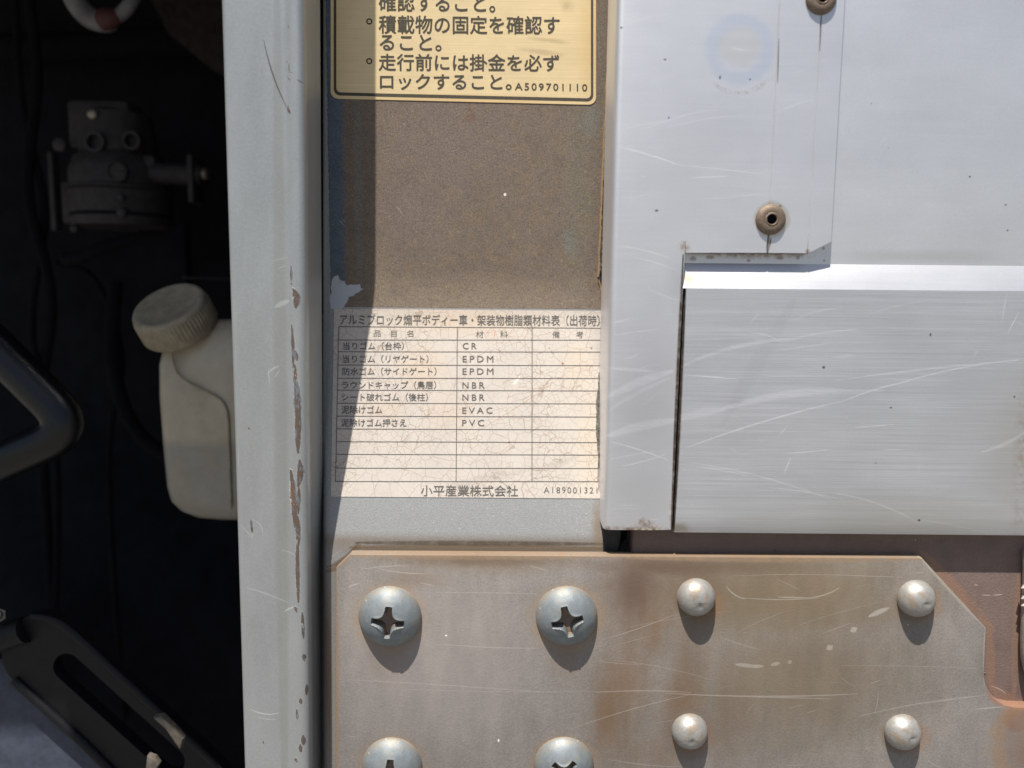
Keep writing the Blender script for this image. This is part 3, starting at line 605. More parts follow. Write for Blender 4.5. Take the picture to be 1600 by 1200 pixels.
M_BRASS = plain('brown_flanged_rivet', C(122, 106, 92), .5, .45, .3, .25, .35)
M_FOAM = plain('gritty_foam', C(84, 80, 74), .95, 0, .3, .6, .9)
M_LIP = plain('sandy_lip', C(158, 128, 92), .8, 0, .2, .25, .4)
M_TORN = plain('torn_label_grime', C(104, 100, 92), .9, 0, .35, .65, .6)
M_GROUND = plain('asphalt', C(112, 110, 106), .95, 0, .01, .2, .3)
M_CAB = plain('cab_paint', C(196, 198, 198), .35, 0, .01, .05, 0)

# ------------------------------------------------------------------ setting
GZ = -5200
tag(mk('ground', [(-400000, -400000, GZ), (400000, -400000, GZ), (400000, 400000, GZ), (-400000, 400000, GZ)], [(0, 1, 2, 3)], M_GROUND, smooth=0), kind='structure')
# truck cab beside and above the gap: outside the picture, added to keep the gap in shade
def build_cab():
    z0 = 960
    # plan of the underside: front edge stepped to set where the sun gets in
    plan = [(-5200, -400), (-1078, -400), (-1073, -470), (-705, -470), (-600, -20), (-455, 20), (-455, 1500), (-5200, 1500)]
    V = [(x, y, z0) for x, y in plan] + [(x, y, z0 + 5200) for x, y in plan]
    n = len(plan); F = [tuple(reversed(range(n))), tuple(range(n, 2 * n))]
    F += [(i, (i + 1) % n, n + (i + 1) % n, n + i) for i in range(n)]
    t = empty('cab_shade_block', (-3000, 500, z0), 'dark underside of the truck cab above the dark gap beside the post', 'truck cab')
    mk('cab_shell', V, F, M_DARK, t, smooth=0)
build_cab()
def build_recess():
    t = empty('chassis_recess', (-900, 1000, -700)); t['kind'] = 'structure'
    # dark liner behind everything: back, right side, floor
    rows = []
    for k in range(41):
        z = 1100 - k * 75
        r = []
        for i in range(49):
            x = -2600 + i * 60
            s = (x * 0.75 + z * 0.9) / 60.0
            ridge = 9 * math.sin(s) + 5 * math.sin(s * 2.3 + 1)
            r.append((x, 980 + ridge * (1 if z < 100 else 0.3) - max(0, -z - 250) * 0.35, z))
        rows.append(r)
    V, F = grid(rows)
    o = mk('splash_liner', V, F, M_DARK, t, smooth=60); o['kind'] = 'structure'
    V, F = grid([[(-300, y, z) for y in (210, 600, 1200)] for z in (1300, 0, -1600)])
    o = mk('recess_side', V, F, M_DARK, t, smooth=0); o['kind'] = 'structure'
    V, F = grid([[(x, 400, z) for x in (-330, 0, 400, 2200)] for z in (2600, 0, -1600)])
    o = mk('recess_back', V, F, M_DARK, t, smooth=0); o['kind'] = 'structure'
build_recess()

# ------------------------------------------------------------------ bulkhead post
def build_post():
    # (photo x at py 0, photo x at py 1200, depth)
    prof = [(352, 389, 60), (347.6, 383.6, 40), (347, 383, -2), (347.6, 383.6, -6), (350, 386, -8.6), (355, 391, -9.5), (400, 422, -10), (432, 444, -10), (440, 450, -9.4), (445, 455, -9.8), (449, 460, -12.5),
            (453, 464, -15), (457, 468, -16.4), (462, 473, -16.8), (467, 477, -15.8), (472, 482, -12.5), (477, 486, -6), (480, 489, 4), (481.5, 490, 14)]
    rows = []
    for k in range(33):
        py = -1300 + k * 84
        r = []
        for a, b, Y in prof:
            r.append(P(a + (b - a) * py / 1200.0, py, Y))
        e = r[-1]
        r += [Vector((e.x + 0.3, 40, e.z)), Vector((e.x + 0.5, 84, e.z)), Vector((e.x - 1.5, 92, e.z)), Vector((e.x - 8, 95, e.z)), Vector((e.x - 60, 95, e.z))]
        rows.append(r)
    V, F = grid(rows)
    return tag(mk('bulkhead_post', V, F, M_POST, None, P(425, 1300, 0), 50), 'silver painted steel post with rust chips along its crease, beside the dark gap', 'post')
build_post()

# ------------------------------------------------------------------ recessed bulkhead panel
def build_panel():
    t = empty('bulkhead_sheet', P(725, 1150, 42), 'recessed bulkhead plate with brown peeled paint between two labels', 'panel')
    xs = [(505, 30), (505.2, 12), (506.5, 5), (509, 1.5), (512.5, 0.2), (518, 0)] + [(518 + 20 * i, 0) for i in range(1, 22)] + [(944, 0), (954, 0)]
    rows = []
    py = -320.0
    while py < 1320:
        rows.append([Q(x, py, -d) for x, d in xs]); py += 10
    V, F = grid(rows)
    mk('sheet', V, F, M_PANEL, t, smooth=60)
    # folded lip along the side next to the gate, and the gritty seal behind it
    rg = random.Random(5)
    path, rr = [], []
    for k in range(60):
        py = -60 + k * 8.35
        path.append(Q(953.5 - (py / 430) * 18 + rg.uniform(-.5, .5), py, 1)); rr.append(1.9 + rg.uniform(-.5, .5))
    V, F = tube(path, rr, 8); mk('edge_lip', V, F, M_LIP, t)
    path2 = [Q(935.5, 438, 1.5), Q(938, 446, 1.5), Q(940.5, 458, 1.3), Q(941, 476, 1)]
    V, F = tube(path2, [2.2, 1.6, 1.3, .8], 8); o = mk('edge_lip', V, F, M_LIP, t)
    rows = []
    for k in range(120):
        py = -60 + k * 4.1
        x0 = 955 - (py / 430) * 18
        rows.append([Q(x0 + i * 2.2, py, 0.5 + (rg.uniform(1, 7) if 0 < i < 6 else 0)) for i in range(7)])
    V, F = grid(rows); mk('foam_seal', V, F, M_FOAM, t, smooth=0)
    # dark notch at the end of the seal
    V, F = prism_data([Q(938.5, 428, 2.2), Q(945, 426, 2.2), Q(945, 472, 2.2), Q(942, 462, 2.2), Q(939.5, 446, 2.2), Q(937.5, 440, 2.2)], 1.5)
    mk('seal_end', V, F, M_DARK, t, smooth=0)
build_panel()

# ------------------------------------------------------------------ lettering
def text_mesh(s, gap=1.0):
    c = bpy.data.curves.new('lettering', 'FONT'); c.body = s; c.resolution_u = 3; c.space_character = gap
    o = bpy.data.objects.new('lettering', c); COL.objects.link(o)
    dg = bpy.context.evaluated_depsgraph_get(); dg.update()
    me = bpy.data.meshes.new_from_object(o.evaluated_get(dg))
    V = [v.co.copy() for v in me.vertices]; F = [list(p.vertices) for p in me.polygons]
    bpy.data.objects.remove(o); bpy.data.curves.remove(c); bpy.data.meshes.remove(me)
    return V, F
def print_text(s, x0, y0, x1, y1, mat, parent, slant=0.0, bold=0.0, lift=0.55, gap=1.0, name='lettering'):
    """lay a line of print so that its own box fills x0..x1, y0 (top)..y1 (bottom); slant: fall over its length"""
    V, F = text_mesh(s, gap)
    a, b = min(v.x for v in V), max(v.x for v in V); c, d = min(v.y for v in V), max(v.y for v in V)
    out = []; FF = []; w = bold * 25
    for k, (ox, oy) in enumerate(((0, 0), (w, 0), (-w, 0), (0, w), (0, -w)) if bold else ((0, 0),)):
        i0 = len(out)
        for v in V:
            u = (v.x - a) / (b - a); h = (v.y - c) / (d - c)
            px = x0 + w + (x1 - x0 - 2 * w) * u + ox; py = y1 + (y0 - y1) * h + slant * u + oy
            out.append(Q(px, py, lift + .06 * k))
        FF += [[q + i0 for q in f] for f in F]
    F = FF
    return mk(name, out, F, mat, parent, smooth=0)
def bar(x0, y0, x1, y1, wd, lift):
    n = max(2, int(abs(y1 - y0) / 12) + 2)
    rows = []
    dx, dy = x1 - x0, y1 - y0; L = math.hypot(dx, dy); nx, ny = -dy / L * wd / 2, dx / L * wd / 2
    for k in range(n):
        t = k / (n - 1); x, y = x0 + dx * t, y0 + dy * t
        rows.append([Q(x + nx, y + ny, lift), Q(x - nx, y - ny, lift)])
    V, F = grid(rows); return V, F

# ------------------------------------------------------------------ upper label (gold)
def rounded(x0, y0, x1, y1, r, slant, n=6):
    """photo outline of a hanging round-cornered label; slant = fall from x0 to x1"""
    pts = []
    for cx, cy, a0 in ((x0 + r, y0 + r, 180), (x1 - r, y0 + r, 270), (x1 - r, y1 - r, 0), (x0 + r, y1 - r, 90)):
        for k in range(n + 1):
            a = R(a0 + 90 * k / n); px, py = cx + r * math.cos(a), cy + r * math.sin(a)
            pts.append((px, py + slant * (px - x0) / (x1 - x0)))
    return pts
def build_gold():
    t = empty('caution_label', Q(725, 158, .3), 'gold foil caution label with bold black Japanese print and a black border line', 'label')
    out = rounded(516.5, -260, 931.5, 154, 12, 10)
    V, F = prism_data([Q(x, y, 0.9) for x, y in out], 0.8, .25, 1)
    mk('foil', V, F, M_GOLD, t, smooth=30)
    a = rounded(521.5, -254, 927, 149, 10, 9.5); b = rounded(525.5, -250, 923.3, 144.2, 7, 9.5)
    VV = [Q(x, y, 1.2) for x, y in a] + [Q(x, y, 1.2) for x, y in b]; n = len(a)
    mk('border_line', VV, [(i, (i + 1) % n, n + (i + 1) % n, n + i) for i in range(n)], M_INK, t, smooth=0)
    k = dict(mat=M_INK, parent=t, lift=1.2, bold=0.016)
    print_text('確認すること。', 591.5, -12, 774, 17, slant=2.5, **k)
    print_text('積載物の固定を確認す', 591.5, 24, 874.5, 52, slant=1.5, **k)
    print_text('ること。', 593, 54, 690, 78.5, slant=1, **k)
    print_text('走行前には掛金を必ず', 591.5, 84, 874, 110, slant=1.5, **k)
    print_text('ロックすること。', 593.5, 115.5, 799.5, 139.5, slant=1, **k)
    k['bold'] = 0.008
    print_text('A509701110', 804.5, 129.5, 917.5, 140.5, slant=2, gap=1.3, **k)
    for cx, cy in ((577, 33.5), (577, 95.5)):
        VV = []
        for r in (4.9, 2.7):
            VV += [Q(cx + r * math.cos(q * math.pi / 10), cy + r * math.sin(q * math.pi / 10), 1.2) for q in range(20)]
        mk('bullet', VV, [(i, (i + 1) % 20, 20 + (i + 1) % 20, 20 + i) for i in range(20)], M_INK, t, smooth=0)
build_gold()

# ------------------------------------------------------------------ lower label (white table)
def build_white():
    t = empty('materials_label', Q(730, 778, .3), 'cracked cream label printed with a table of rubber part materials', 'label')
    L = lambda y: 522.5 + (517 - 522.5) * (y - 482) / 294
    rg = random.Random(3)
    rows = []
    for i in range(31):
        u = i / 30; r = []
        for j in range(24):
            v = j / 23
            x0 = 522 - 5 * u; x1 = 946 - 7.5 * u
            yt, yb = 482.5 + 3.5 * v, 776 + 3.0 * v
            r.append(Q(x0 + (x1 - x0) * v, yt + (yb - yt) * u, 0.9))
        rows.append(r)
    V, F = grid(rows)
    # thin rim so that the sheet has an edge
    n = 24; m = 31
    rim = [i for i in range(n)] + [n * i + n - 1 for i in range(1, m)] + [n * (m - 1) + j for j in range(n - 2, -1, -1)] + [n * i for i in range(m - 2, 0, -1)]
    k0 = len(V); V = V + [V[i] + Vector((0, .8, 0)) for i in rim]
    F += [(rim[i], rim[(i + 1) % len(rim)], k0 + (i + 1) % len(rim), k0 + i) for i in range(len(rim))]
    mk('sheet', V, F, M_WHITE, t, smooth=40)
    lines = []
    yl = [510.3, 531.2, 549.6, 570.4, 591, 609.6, 630, 650.2, 670.2, 690, 709.8, 731.4, 752.3]
    yr = [512.8, 531.4, 550, 571.2, 591.3, 610.8, 631, 651.6, 671.6, 691.5, 711, 732, 752.4]
    xa = lambda y: 529.3 - 5.0 * (y - 510) / 242; xb = lambda y: 938.8 - 4.5 * (y - 510) / 242
    for a, b in zip(yl, yr): lines.append(bar(xa(a) - .4, a, xb(b) + .4, b, 1.15, 1.25))
    for fx in (xa, xb, lambda y: 714.6 - 2.0 * (y - 510) / 242, lambda y: 831.4 - .2 * (y - 510) / 242):
        lines.append(bar(fx(510.4), 510.4, fx(752.4), 752.4, 1.15, 1.3))
    V, F = merge(*lines); mk('table_ruling', V, F, M_INK2, t, smooth=0)
    pt = lambda s, *b, **k: print_text(s, *b, M_INK2, t, lift=1.3, **k)
    pt('アルミブロック煽平ボディー車・架装物樹脂類材料表（出荷時）', 531, 490.8, 937, 508, slant=1.6, bold=.006)
    pt('品　目　名', 584, 515.6, 646, 526, slant=.4); pt('材　　料', 743.5, 517, 793.5, 528); pt('備　　考', 863, 517.5, 911.5, 528.5)
    for i, (s, x1) in enumerate((('当りゴム（台枠）', 631), ('当りゴム（リヤゲート）', 669.5), ('防水ゴム（サイドゲート）', 682), ('ラウンドキャップ（鳥居）', 681.5), ('シート破れゴム（後柱）', 668.5), ('泥除けゴム', 597.5), ('泥除けゴム押さえ', 635))):
        y = (540.6, 560.8, 580.3, 601.6, 620.6, 640.2, 660.5)[i]
        pt(s, 536 - i * .5, y - 6.2, x1, y + 6.2, bold=.004)
    for i, (s, x1) in enumerate((('CR', 744.5), ('EPDM', 771), ('EPDM', 771), ('NBR', 757), ('NBR', 757), ('EVAC', 769.5), ('PVC', 756.5))):
        y = (540.6, 561, 580.4, 602, 621, 641.3, 660.8)[i]
        pt(s, 723 - i * .15, y - 4.8, x1, y + 4.8, bold=.004, gap=1.45)
    pt('小平産業株式会社', 657.5, 758, 809.5, 775.2, slant=.6, bold=.004)
    pt('A189001321', 849.5, 761, 933.5, 770.5, slant=.6, gap=1.3)
    # torn edge beside the gate
    VV, FF = [], []
    for k in range(34):
        y = 562 + k * 6.2
        u = k / 33; w0 = 6.5 * math.sin(math.pi * min(1, u * 1.15 + .05)) + rg.uniform(-1.2, 1.2)
        xr = 939.5 - u * 3.4
        VV += [Q(xr - max(w0, .6), y, 1.5), Q(xr - max(w0, .6) * .5, y + rg.uniform(-1, 1), 1.6 + rg.uniform(0, 2.6)), Q(xr, y, 1.5)]
        if k: FF += [(3 * k - 3, 3 * k - 2, 3 * k + 1, 3 * k), (3 * k - 2, 3 * k - 1, 3 * k + 2, 3 * k + 1)]
    mk('torn_edge', VV, FF, M_TORN, t, smooth=0)
build_white()

# ------------------------------------------------------------------ side gate of the truck bed
def build_gate():
    t = empty('side_gate', P(1300, 834, 10), 'scratched aluminium side gate with a bright ledge and riveted corner cover', 'truck gate')
    # right panels: one profile each, running off the picture
    XL, XR = 1030, 2300
    def sheet(name, prof, mat, x0=None, back=None):
        """prof: (photo y at x 1300, depth)"""
        rows = []
        for y, Y in prof:
            a = P(1300, y, Y); r = []
            for x in (x0 if x0 is not None else 235, 320, 420, 560, 700, 900, 1150, 1500): r.append(Vector((x, a.y, a.z)))
            rows.append(r)
        V, F = grid(rows); return mk(name, V, F, mat, t, smooth=40)
    sheet('upper_panel', [(-420, 16), (0, 16), (413.0, 16)], M_UPPER)
    sheet('ledge', [(413.0, 16.0), (413.9, 15.4), (450.6, 0.9), (452.3, 0.1)], M_LEDGE)
    a0, a1 = P(1071.5, 452, 0), P(1053.5, 832, 0)
    rows = []
    for k in range(14):
        u = k / 13; py = 452.3 + (833.0 - 452.3) * u
        a = P(1300, py, 0); xs = a0.x + (a1.x - a0.x) * u
        rows.append([Vector((xs, 40, a.z)), Vector((xs, 2, a.z)), Vector((xs + 1.2, 0.1, a.z))] + [Vector((x, 0.1, a.z)) for x in (360, 480, 600, 720, 850, 1000, 1500)])
    e = [Vector((p.x, .8, p.z - 1.4)) for p in rows[-1]]; rows.append([Vector((p.x, q.y if i < 2 else .9, p.z - 1.2)) for i, (p, q) in enumerate(zip(rows[-1], rows[-1]))])
    rows.append([Vector((p.x, 40, p.z)) for p in rows[-1]])
    V, F = grid(rows); mk('lower_panel', V, F, M_LOWER, t, smooth=40)
    # corner cover: columns of one bent sheet with two scribed grooves; drop leg on its left
    def colx(px_top, px_bot, ytop, ybot):
        return lambda py: px_top + (px_bot - px_top) * (py - ytop) / (ybot - ytop)
    edgeL = colx(963.5, 943.5, 0, 828); inner = colx(1070, 1050, 395, 830)
    g1, g2, rt = colx(1218.2, 1199, 0, 396), colx(1284.5, 1261.5, 0, 396), colx(1321, 1299.5, 0, 378)
    # leg and left part
    rows = []
    pys = [-420, -200, 0, 100, 200, 300, 380, 395, 450, 520, 600, 680, 760, 812, 824, 828]
    for py in pys:
        xl = edgeL(py); xi = inner(max(py, 395)) if py >= 395 else inner(395) - (py - 395) * .05
        pull = 0 if py < 824 else (1.2 if py < 828 else 2.6)
        e = P(xl, py, 0)
        r = [Vector((e.x + 1.0, 118, e.z)), Vector((e.x, 60, e.z)), Vector((e.x - .2, 13, e.z)), Vector((e.x + .6, 8, e.z)), Vector((e.x + 2.6, 4, e.z)), Vector((e.x + 5.6, 1.4, e.z)), Vector((e.x + 9, .2 + pull * .2, e.z)), Vector((e.x + 12, 0 + pull * .3, e.z))]
        i = P(xi, py, 0); 
        r += [Vector((e.x + (i.x - e.x) * f, 0 + pull * .3, e.z)) for f in (.35, .7)] + ([Vector((i.x - 1.0, 0, i.z)), Vector((i.x, 0, i.z)), Vector((i.x, 0.3, i.z))] if py < 396 else [Vector((i.x - 1.0, 0 + pull * .3, i.z)), Vector((i.x, .8 + pull * .3, i.z)), Vector((i.x, 34, i.z))])
        rows.append(r)
    last = rows[-1]; rows.append([Vector((p.x, max(p.y, 34), p.z - .5)) for p in last])
    A = grid(rows)
    # upper flange to the right: x profile with V grooves
    def xprof(py, x0, cut=None):
        pts = [(x0, 0)]
        for g in (g1(py), g2(py)):
            pts += [(g - 1.2, 0), (g, 1.7), (g + 1.2, 0)]
        pts += [(rt(py) - 1.2, 0), (rt(py), 1.0), (rt(py), 13)]
        return pts
    rows = []
    for py in (-420, -200, 0, 100, 200, 300, 375):
        x0 = inner(395) - (py - 395) * .05
        rows.append([P(x, py, 0) + Vector((0, Y, 0)) for x, Y in xprof(py, x0)])
    pr = xprof(375, inner(395) + 1.0)
    bot = []
    for j, (x, Y) in enumerate(pr):
        xb = x - 1.0 if 0 < j else x
        lim = 1270
        if xb > lim: py = 395.4 - (xb - lim) * (395.4 - 376.2) / (rt(375) - lim)
        else: py = 394.6 + .8 * (xb - 1070) / 200
        bot.append((xb if xb < lim else x, max(py, 375.6), Y))
    rows.append([P(x, py, 0) + Vector((0, Y, 0)) for x, py, Y in bot])
    rows.append([P(x, py, 0) + Vector((0, max(Y, .9), -.8)) for x, py, Y in bot])
    rows.append([P(x, py, 0) + Vector((0, max(Y, 13), -.8)) for x, py, Y in bot])
    # extra column where the clipped corner starts
    B = grid(rows)
    V, F = merge(A, B)
    cv = mk('corner_cover', V, F, M_COVER, t, smooth=32)
    ORG[cv] = ORG[t]
    # flanged rivets with shallow centres (sub-parts of the cover)
    prof = [(.1, .5), (6.6, .5), (7.2, 3.4), (7.2, 5.6), (7.6, 7.4), (8.6, 8.0), (9.6, 7.6), (10.6, 7.0), (13, 7.4), (17, 6.8), (20.5, 5.0), (22.6, 2.4), (23, 0.2), (22.4, -.5)]
    V, F = lathe(prof, 40, (0, -1, 0))
    c1 = P(1205, 343, -3)
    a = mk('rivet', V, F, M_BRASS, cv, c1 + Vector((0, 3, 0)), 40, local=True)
    a.data.materials.append(M_DARK)  # shallow hole floor coloured dark for the shade of a deep hole
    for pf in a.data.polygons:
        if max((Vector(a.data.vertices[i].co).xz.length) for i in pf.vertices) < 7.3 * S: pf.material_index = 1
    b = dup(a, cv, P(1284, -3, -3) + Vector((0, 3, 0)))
    return t
build_gate()

# ------------------------------------------------------------------ red frame under the gate
def build_frame():
    t = empty('bed_frame', P(1300, 1300, 60), 'red brown steel bed frame behind the bolted plate, shaded under the gate', 'truck frame')
    pts = [P(x, y, 36) for x, y in ((988, 826), (1700, 826), (1700, 1320), (988, 1320))]
    # rounded left end
    V, F = prism_data([P(990, 826, 26), P(1750, 800, 26), P(1750, 1320, 26), P(1000, 1320, 26), P(989, 900, 26), P(987.5, 862, 26)], 60, 5, 3)
    mk('side_rail', V, F, M_FRAME, t)
    V, F = prism_data([P(942.5, 815, 40), P(966, 815, 40), P(972, 822, 40), P(969, 850, 40), P(964, 868, 40), P(942.5, 868, 40)], 40, 4, 3)
    mk('rubber_block', V, F, M_RUBBER, t)
    rg = random.Random(2); rows = []
    for i in range(14):
        x = 962 + i * 2.2; h = 858 - 14 * math.exp(-((x - 976) / 8) ** 2) + rg.uniform(-1.5, 1.5)
        rows.append([P(x, 870, 52), P(x, (h + 870) / 2 + rg.uniform(-1, 1), 50 + rg.uniform(-3, 3)), P(x, h, 58)])
    V, F = grid(rows); mk('packed_grit', V, F, M_RUBBER, t, smooth=0)
build_frame()

# ------------------------------------------------------------------ bolted plate
def screw_mesh():
    Rr, H, seg = 52.0, 28.0, 144
    rings = [0, 1.5, 3, 4.5, 6, 7.5, 9, 10.5, 12, 13.5, 15, 16.5, 18, 19.5, 21, 22.5, 24, 25.5, 27, 28.5, 30, 32, 34, 37, 40, 43, 45.5, 47.5, 49.3, 50.6, 51.5, 52]
    V, F = [], []
    for r in rings:
        for i in range(seg):
            a = 2 * math.pi * i / seg; x, z = r * math.cos(a), r * math.sin(a)
            h = H * (1 - (r / Rr) ** 2.3) ** 0.72 if r < Rr else 0
            h += 2.0
            ds = []
            for q in range(2):
                u, v = (x, z) if q == 0 else (z, x)
                wv = 5.6 + 0.05 * max(0, abs(u) - 8)
                ds.append(max(abs(v) - wv, abs(u) - 27.5))
            best = -math.log(sum(math.exp(-0.115 * min(d, 60)) for d in ds)) / 0.115 + 2.3
            full = 24 * (1 - 0.42 * min(1, r / 26)); dep = full if best < -1.6 else (full * (0.4 - best) / 2.0 if best < .4 else 0)
            burr = 2.0 * math.exp(-((best - 1.4) / 1.2) ** 2) * math.exp(-((r - 15) / 9) ** 2) if best > 0 else 0
            V.append(Vector((x, -(h - max(0, dep) + burr), z)))
    n = len(rings)
    for k in range(n - 1):
        for i in range(seg):
            j = (i + 1) % seg; F.append((k * seg + i, k * seg + j, (k + 1) * seg + j, (k + 1) * seg + i))
    base = len(V)
    for i in range(seg):
        a = 2 * math.pi * i / seg; V.append(Vector((Rr * math.cos(a), .4, Rr * math.sin(a))))
    for i in range(seg):
        j = (i + 1) % seg; F.append(((n - 1) * seg + i, (n - 1) * seg + j, base + j, base + i))
    return V, F
def build_plate():
    t = empty('bolted_plate', P(1030, 1290, 20), 'rust stained grey steel plate carrying four cross-head screws and four dome rivets', 'steel plate')
    Y = 5
    out = [(525, 888), (547, 866.5), (1441, 872), (1541, 981), (1537.5, 1056), (1540, 1069), (1547, 1083), (1557, 1094), (1569, 1101.5), (1585, 1105), (1760, 1112), (1760, 1420), (522, 1420), (524, 1100)]
    V, F = prism_data([P(x, y, Y) for x, y in out], 21, 2.0, 2)
    pl = mk('plate', V, F, M_PLATE, t, smooth=40)
    V, F = screw_mesh()
    proto = None
    for i, (x, y, r, a) in enumerate(((609.5, 963, .985, 5), (885, 962, .965, -14), (613, 1196, .955, 2), (881, 1195, .95, 40))):
        c = P(x, y, Y) + Vector((0, .3, 0))
        if proto is None: proto = s = mk('screw', V, F, M_ZINC, t, c, 38, local=True)
        else: s = dup(proto, t, c)
        s.scale = (r,) * 3; s.rotation_euler = (0, R(a), 0)
    tag(s); 
    prof = [(31.0, -.5), (31.2, 2), (30.6, 6), (29.0, 11), (26.2, 16), (22, 20.5), (17, 23.8), (11, 26), (5.5, 27), (0.01, 27.3)]
    V, F = lathe(prof, 48, (0, -1, 0))
    rg = random.Random(9)
    V = [v + Vector((rg.uniform(-.15, .15), rg.uniform(-.2, .2), rg.uniform(-.15, .15))) for v in V]
    # the small dimple left by the mandrel
    V = [Vector((v.x, v.y + 3.0 * math.exp(-((v.x - 2) ** 2 + (v.z + 6) ** 2) / 14), v.z)) for v in V]
    proto = None
    for (x, y, r, a) in ((1087, 932, .99, 0), (1430, 934, .97, -60), (1077, 1141, .95, 25), (1409, 1142, .95, -75)):
        c = P(x, y, Y) + Vector((0, .3, 0))
        if proto is None: proto = s = mk('rivet', V, F, M_RIVET, t, c, 60, local=True)
        else: s = dup(proto, t, c)
        s.scale = (r,) * 3; s.rotation_euler = (0, R(a), 0)
build_plate()

def build_hook():
    rows = []
    rg = random.Random(4)
    path = [P(1616, 860, 16), P(1616, 920, 14), P(1613, 990, 12), P(1614, 1030, 12), P(1622, 1056, 14), P(1642, 1070, 18)]
    V, F = tube(smooth_path(path, 5), 17, 18)
    parts = [(V, F)]
    for y in (918, 934, 946):
        c = P(1601, y, 10)
        parts.append(lathe([(5, 0), (3.4, 3), (0.1, 8)], 8, (-1, -.3, rg.uniform(-.2, .4)), c))
    V, F = merge(*parts)
    tag(mk('latch_hook', V, F, M_SILVER, None, P(1620, 1050, 30), 45), 'weathered silver latch hook cut off at the picture edge, beside the red frame', 'latch')
build_hook()

# ------------------------------------------------------------------ things in the dark gap
def build_bottle():
    Y = 360
    t = empty('fluid_bottle', P(330, 812, Y), 'white plastic fluid bottle with ribbed screw cap, half hidden behind the silver post', 'bottle')
    L = lambda y: P(0, y, Y)
    # stacked rounded-rectangle sections: (photo y, left x, right x, half depth)
    secs = [(500, 330, 392, 22), (506, 312, 420, 40), (520, 290, 440, 56), (545, 252, 455, 66), (570, 247, 462, 70), (620, 248, 465, 72), (700, 254, 468, 72), (760, 260, 470, 72), (782, 266, 470, 70), (797, 280, 468, 64), (807, 300, 464, 54), (812, 325, 455, 40)]
    rows = []; ns = 36
    for y, xa, xb, hd in secs:
        a, b = P(xa, y, Y), P(xb, y, Y); c = (a + b) / 2; hx = (b.x - a.x) / 2; r = []
        for i in range(ns + 1):
            q = 2 * math.pi * i / ns; ex = 0.45
            cs, sn = math.cos(q), math.sin(q)
            r.append(Vector((c.x + hx * abs(cs) ** ex * (1 if cs >= 0 else -1), Y + 40 + hd * abs(sn) ** ex * (1 if sn >= 0 else -1), a.z)))
        rows.append(r)
    V, F = grid(rows); V += [Vector((P(360, 812, Y).x, Y + 40, rows[-1][0].z)), Vector((P(360, 500, Y).x, Y + 40, rows[0][0].z))]
    n = len(V); m = ns + 1
    F += [((len(secs) - 1) * m + i, (len(secs) - 1) * m + i + 1, n - 2) for i in range(ns)] + [(i + 1, i, n - 1) for i in range(ns)]
    mk('bottle_body', V, F, M_BOTTLE, t, smooth=70)
    ax = Vector((-.16, -.60, .78)).normalized()
    cc = P(262, 476, Y - 30)
    r0 = rad(58, Y - 30)
    V, F = lathe([(r0 * .62, -150), (r0 * .64, -54)], 40, ax, cc); mk('neck', V, F, M_BOTTLE, t, smooth=40)
    prof = [(r0 * .9, -62), (r0 * 1.0, -60), (r0 * 1.02, -56), (r0 * 1.0, -14), (r0 * .98, -5), (r0 * .93, 0), (r0 * .84, 1), (r0 * .78, -1.5), (r0 * .3, -3), (.01, -3)]
    V, F = lathe(prof, 120, ax, cc, 1, 1.7, (2, 3)); mk('cap', V, F, M_CAP, t, smooth=50)
    seam = [P(x, y, Y - 36) for x, y in ((268, 552), (274, 575), (284, 590), (310, 606), (338, 620), (350, 632), (356, 652), (358, 700), (361, 795))]
    V, F = tube(smooth_path(seam, 6), 2.4, 8); mk('mould_seam', V, F, M_CAP, t)
build_bottle()
def build_handle():
    Y = 120
    pts = fillet([P(-190, 360, Y + 60), P(120, 670, Y), P(-190, 806, Y - 10)], rad(58, Y), 18)
    V, F = tube(pts, rad(31, Y), 32)
    t = empty('grab_handle', P(-60, 740, Y), 'glossy black bent steel tube handle reaching in from the picture edge', 'handle')
    mk('bent_tube', V, F, M_BLACK, t, smooth=60)
build_handle()
def stadium(ax, ay, bx, by, r, n):
    """photo outline of a slot from a to b with end radius r, 2n points"""
    d = math.atan2(by - ay, bx - ax); pts = []
    for k in range(n):
        a = d + math.pi / 2 + math.pi * k / (n - 1); pts.append((ax + r * math.cos(a), ay + r * math.sin(a)))
    for k in range(n):
        a = d - math.pi / 2 + math.pi * k / (n - 1); pts.append((bx + r * math.cos(a), by + r * math.sin(a)))
    return pts
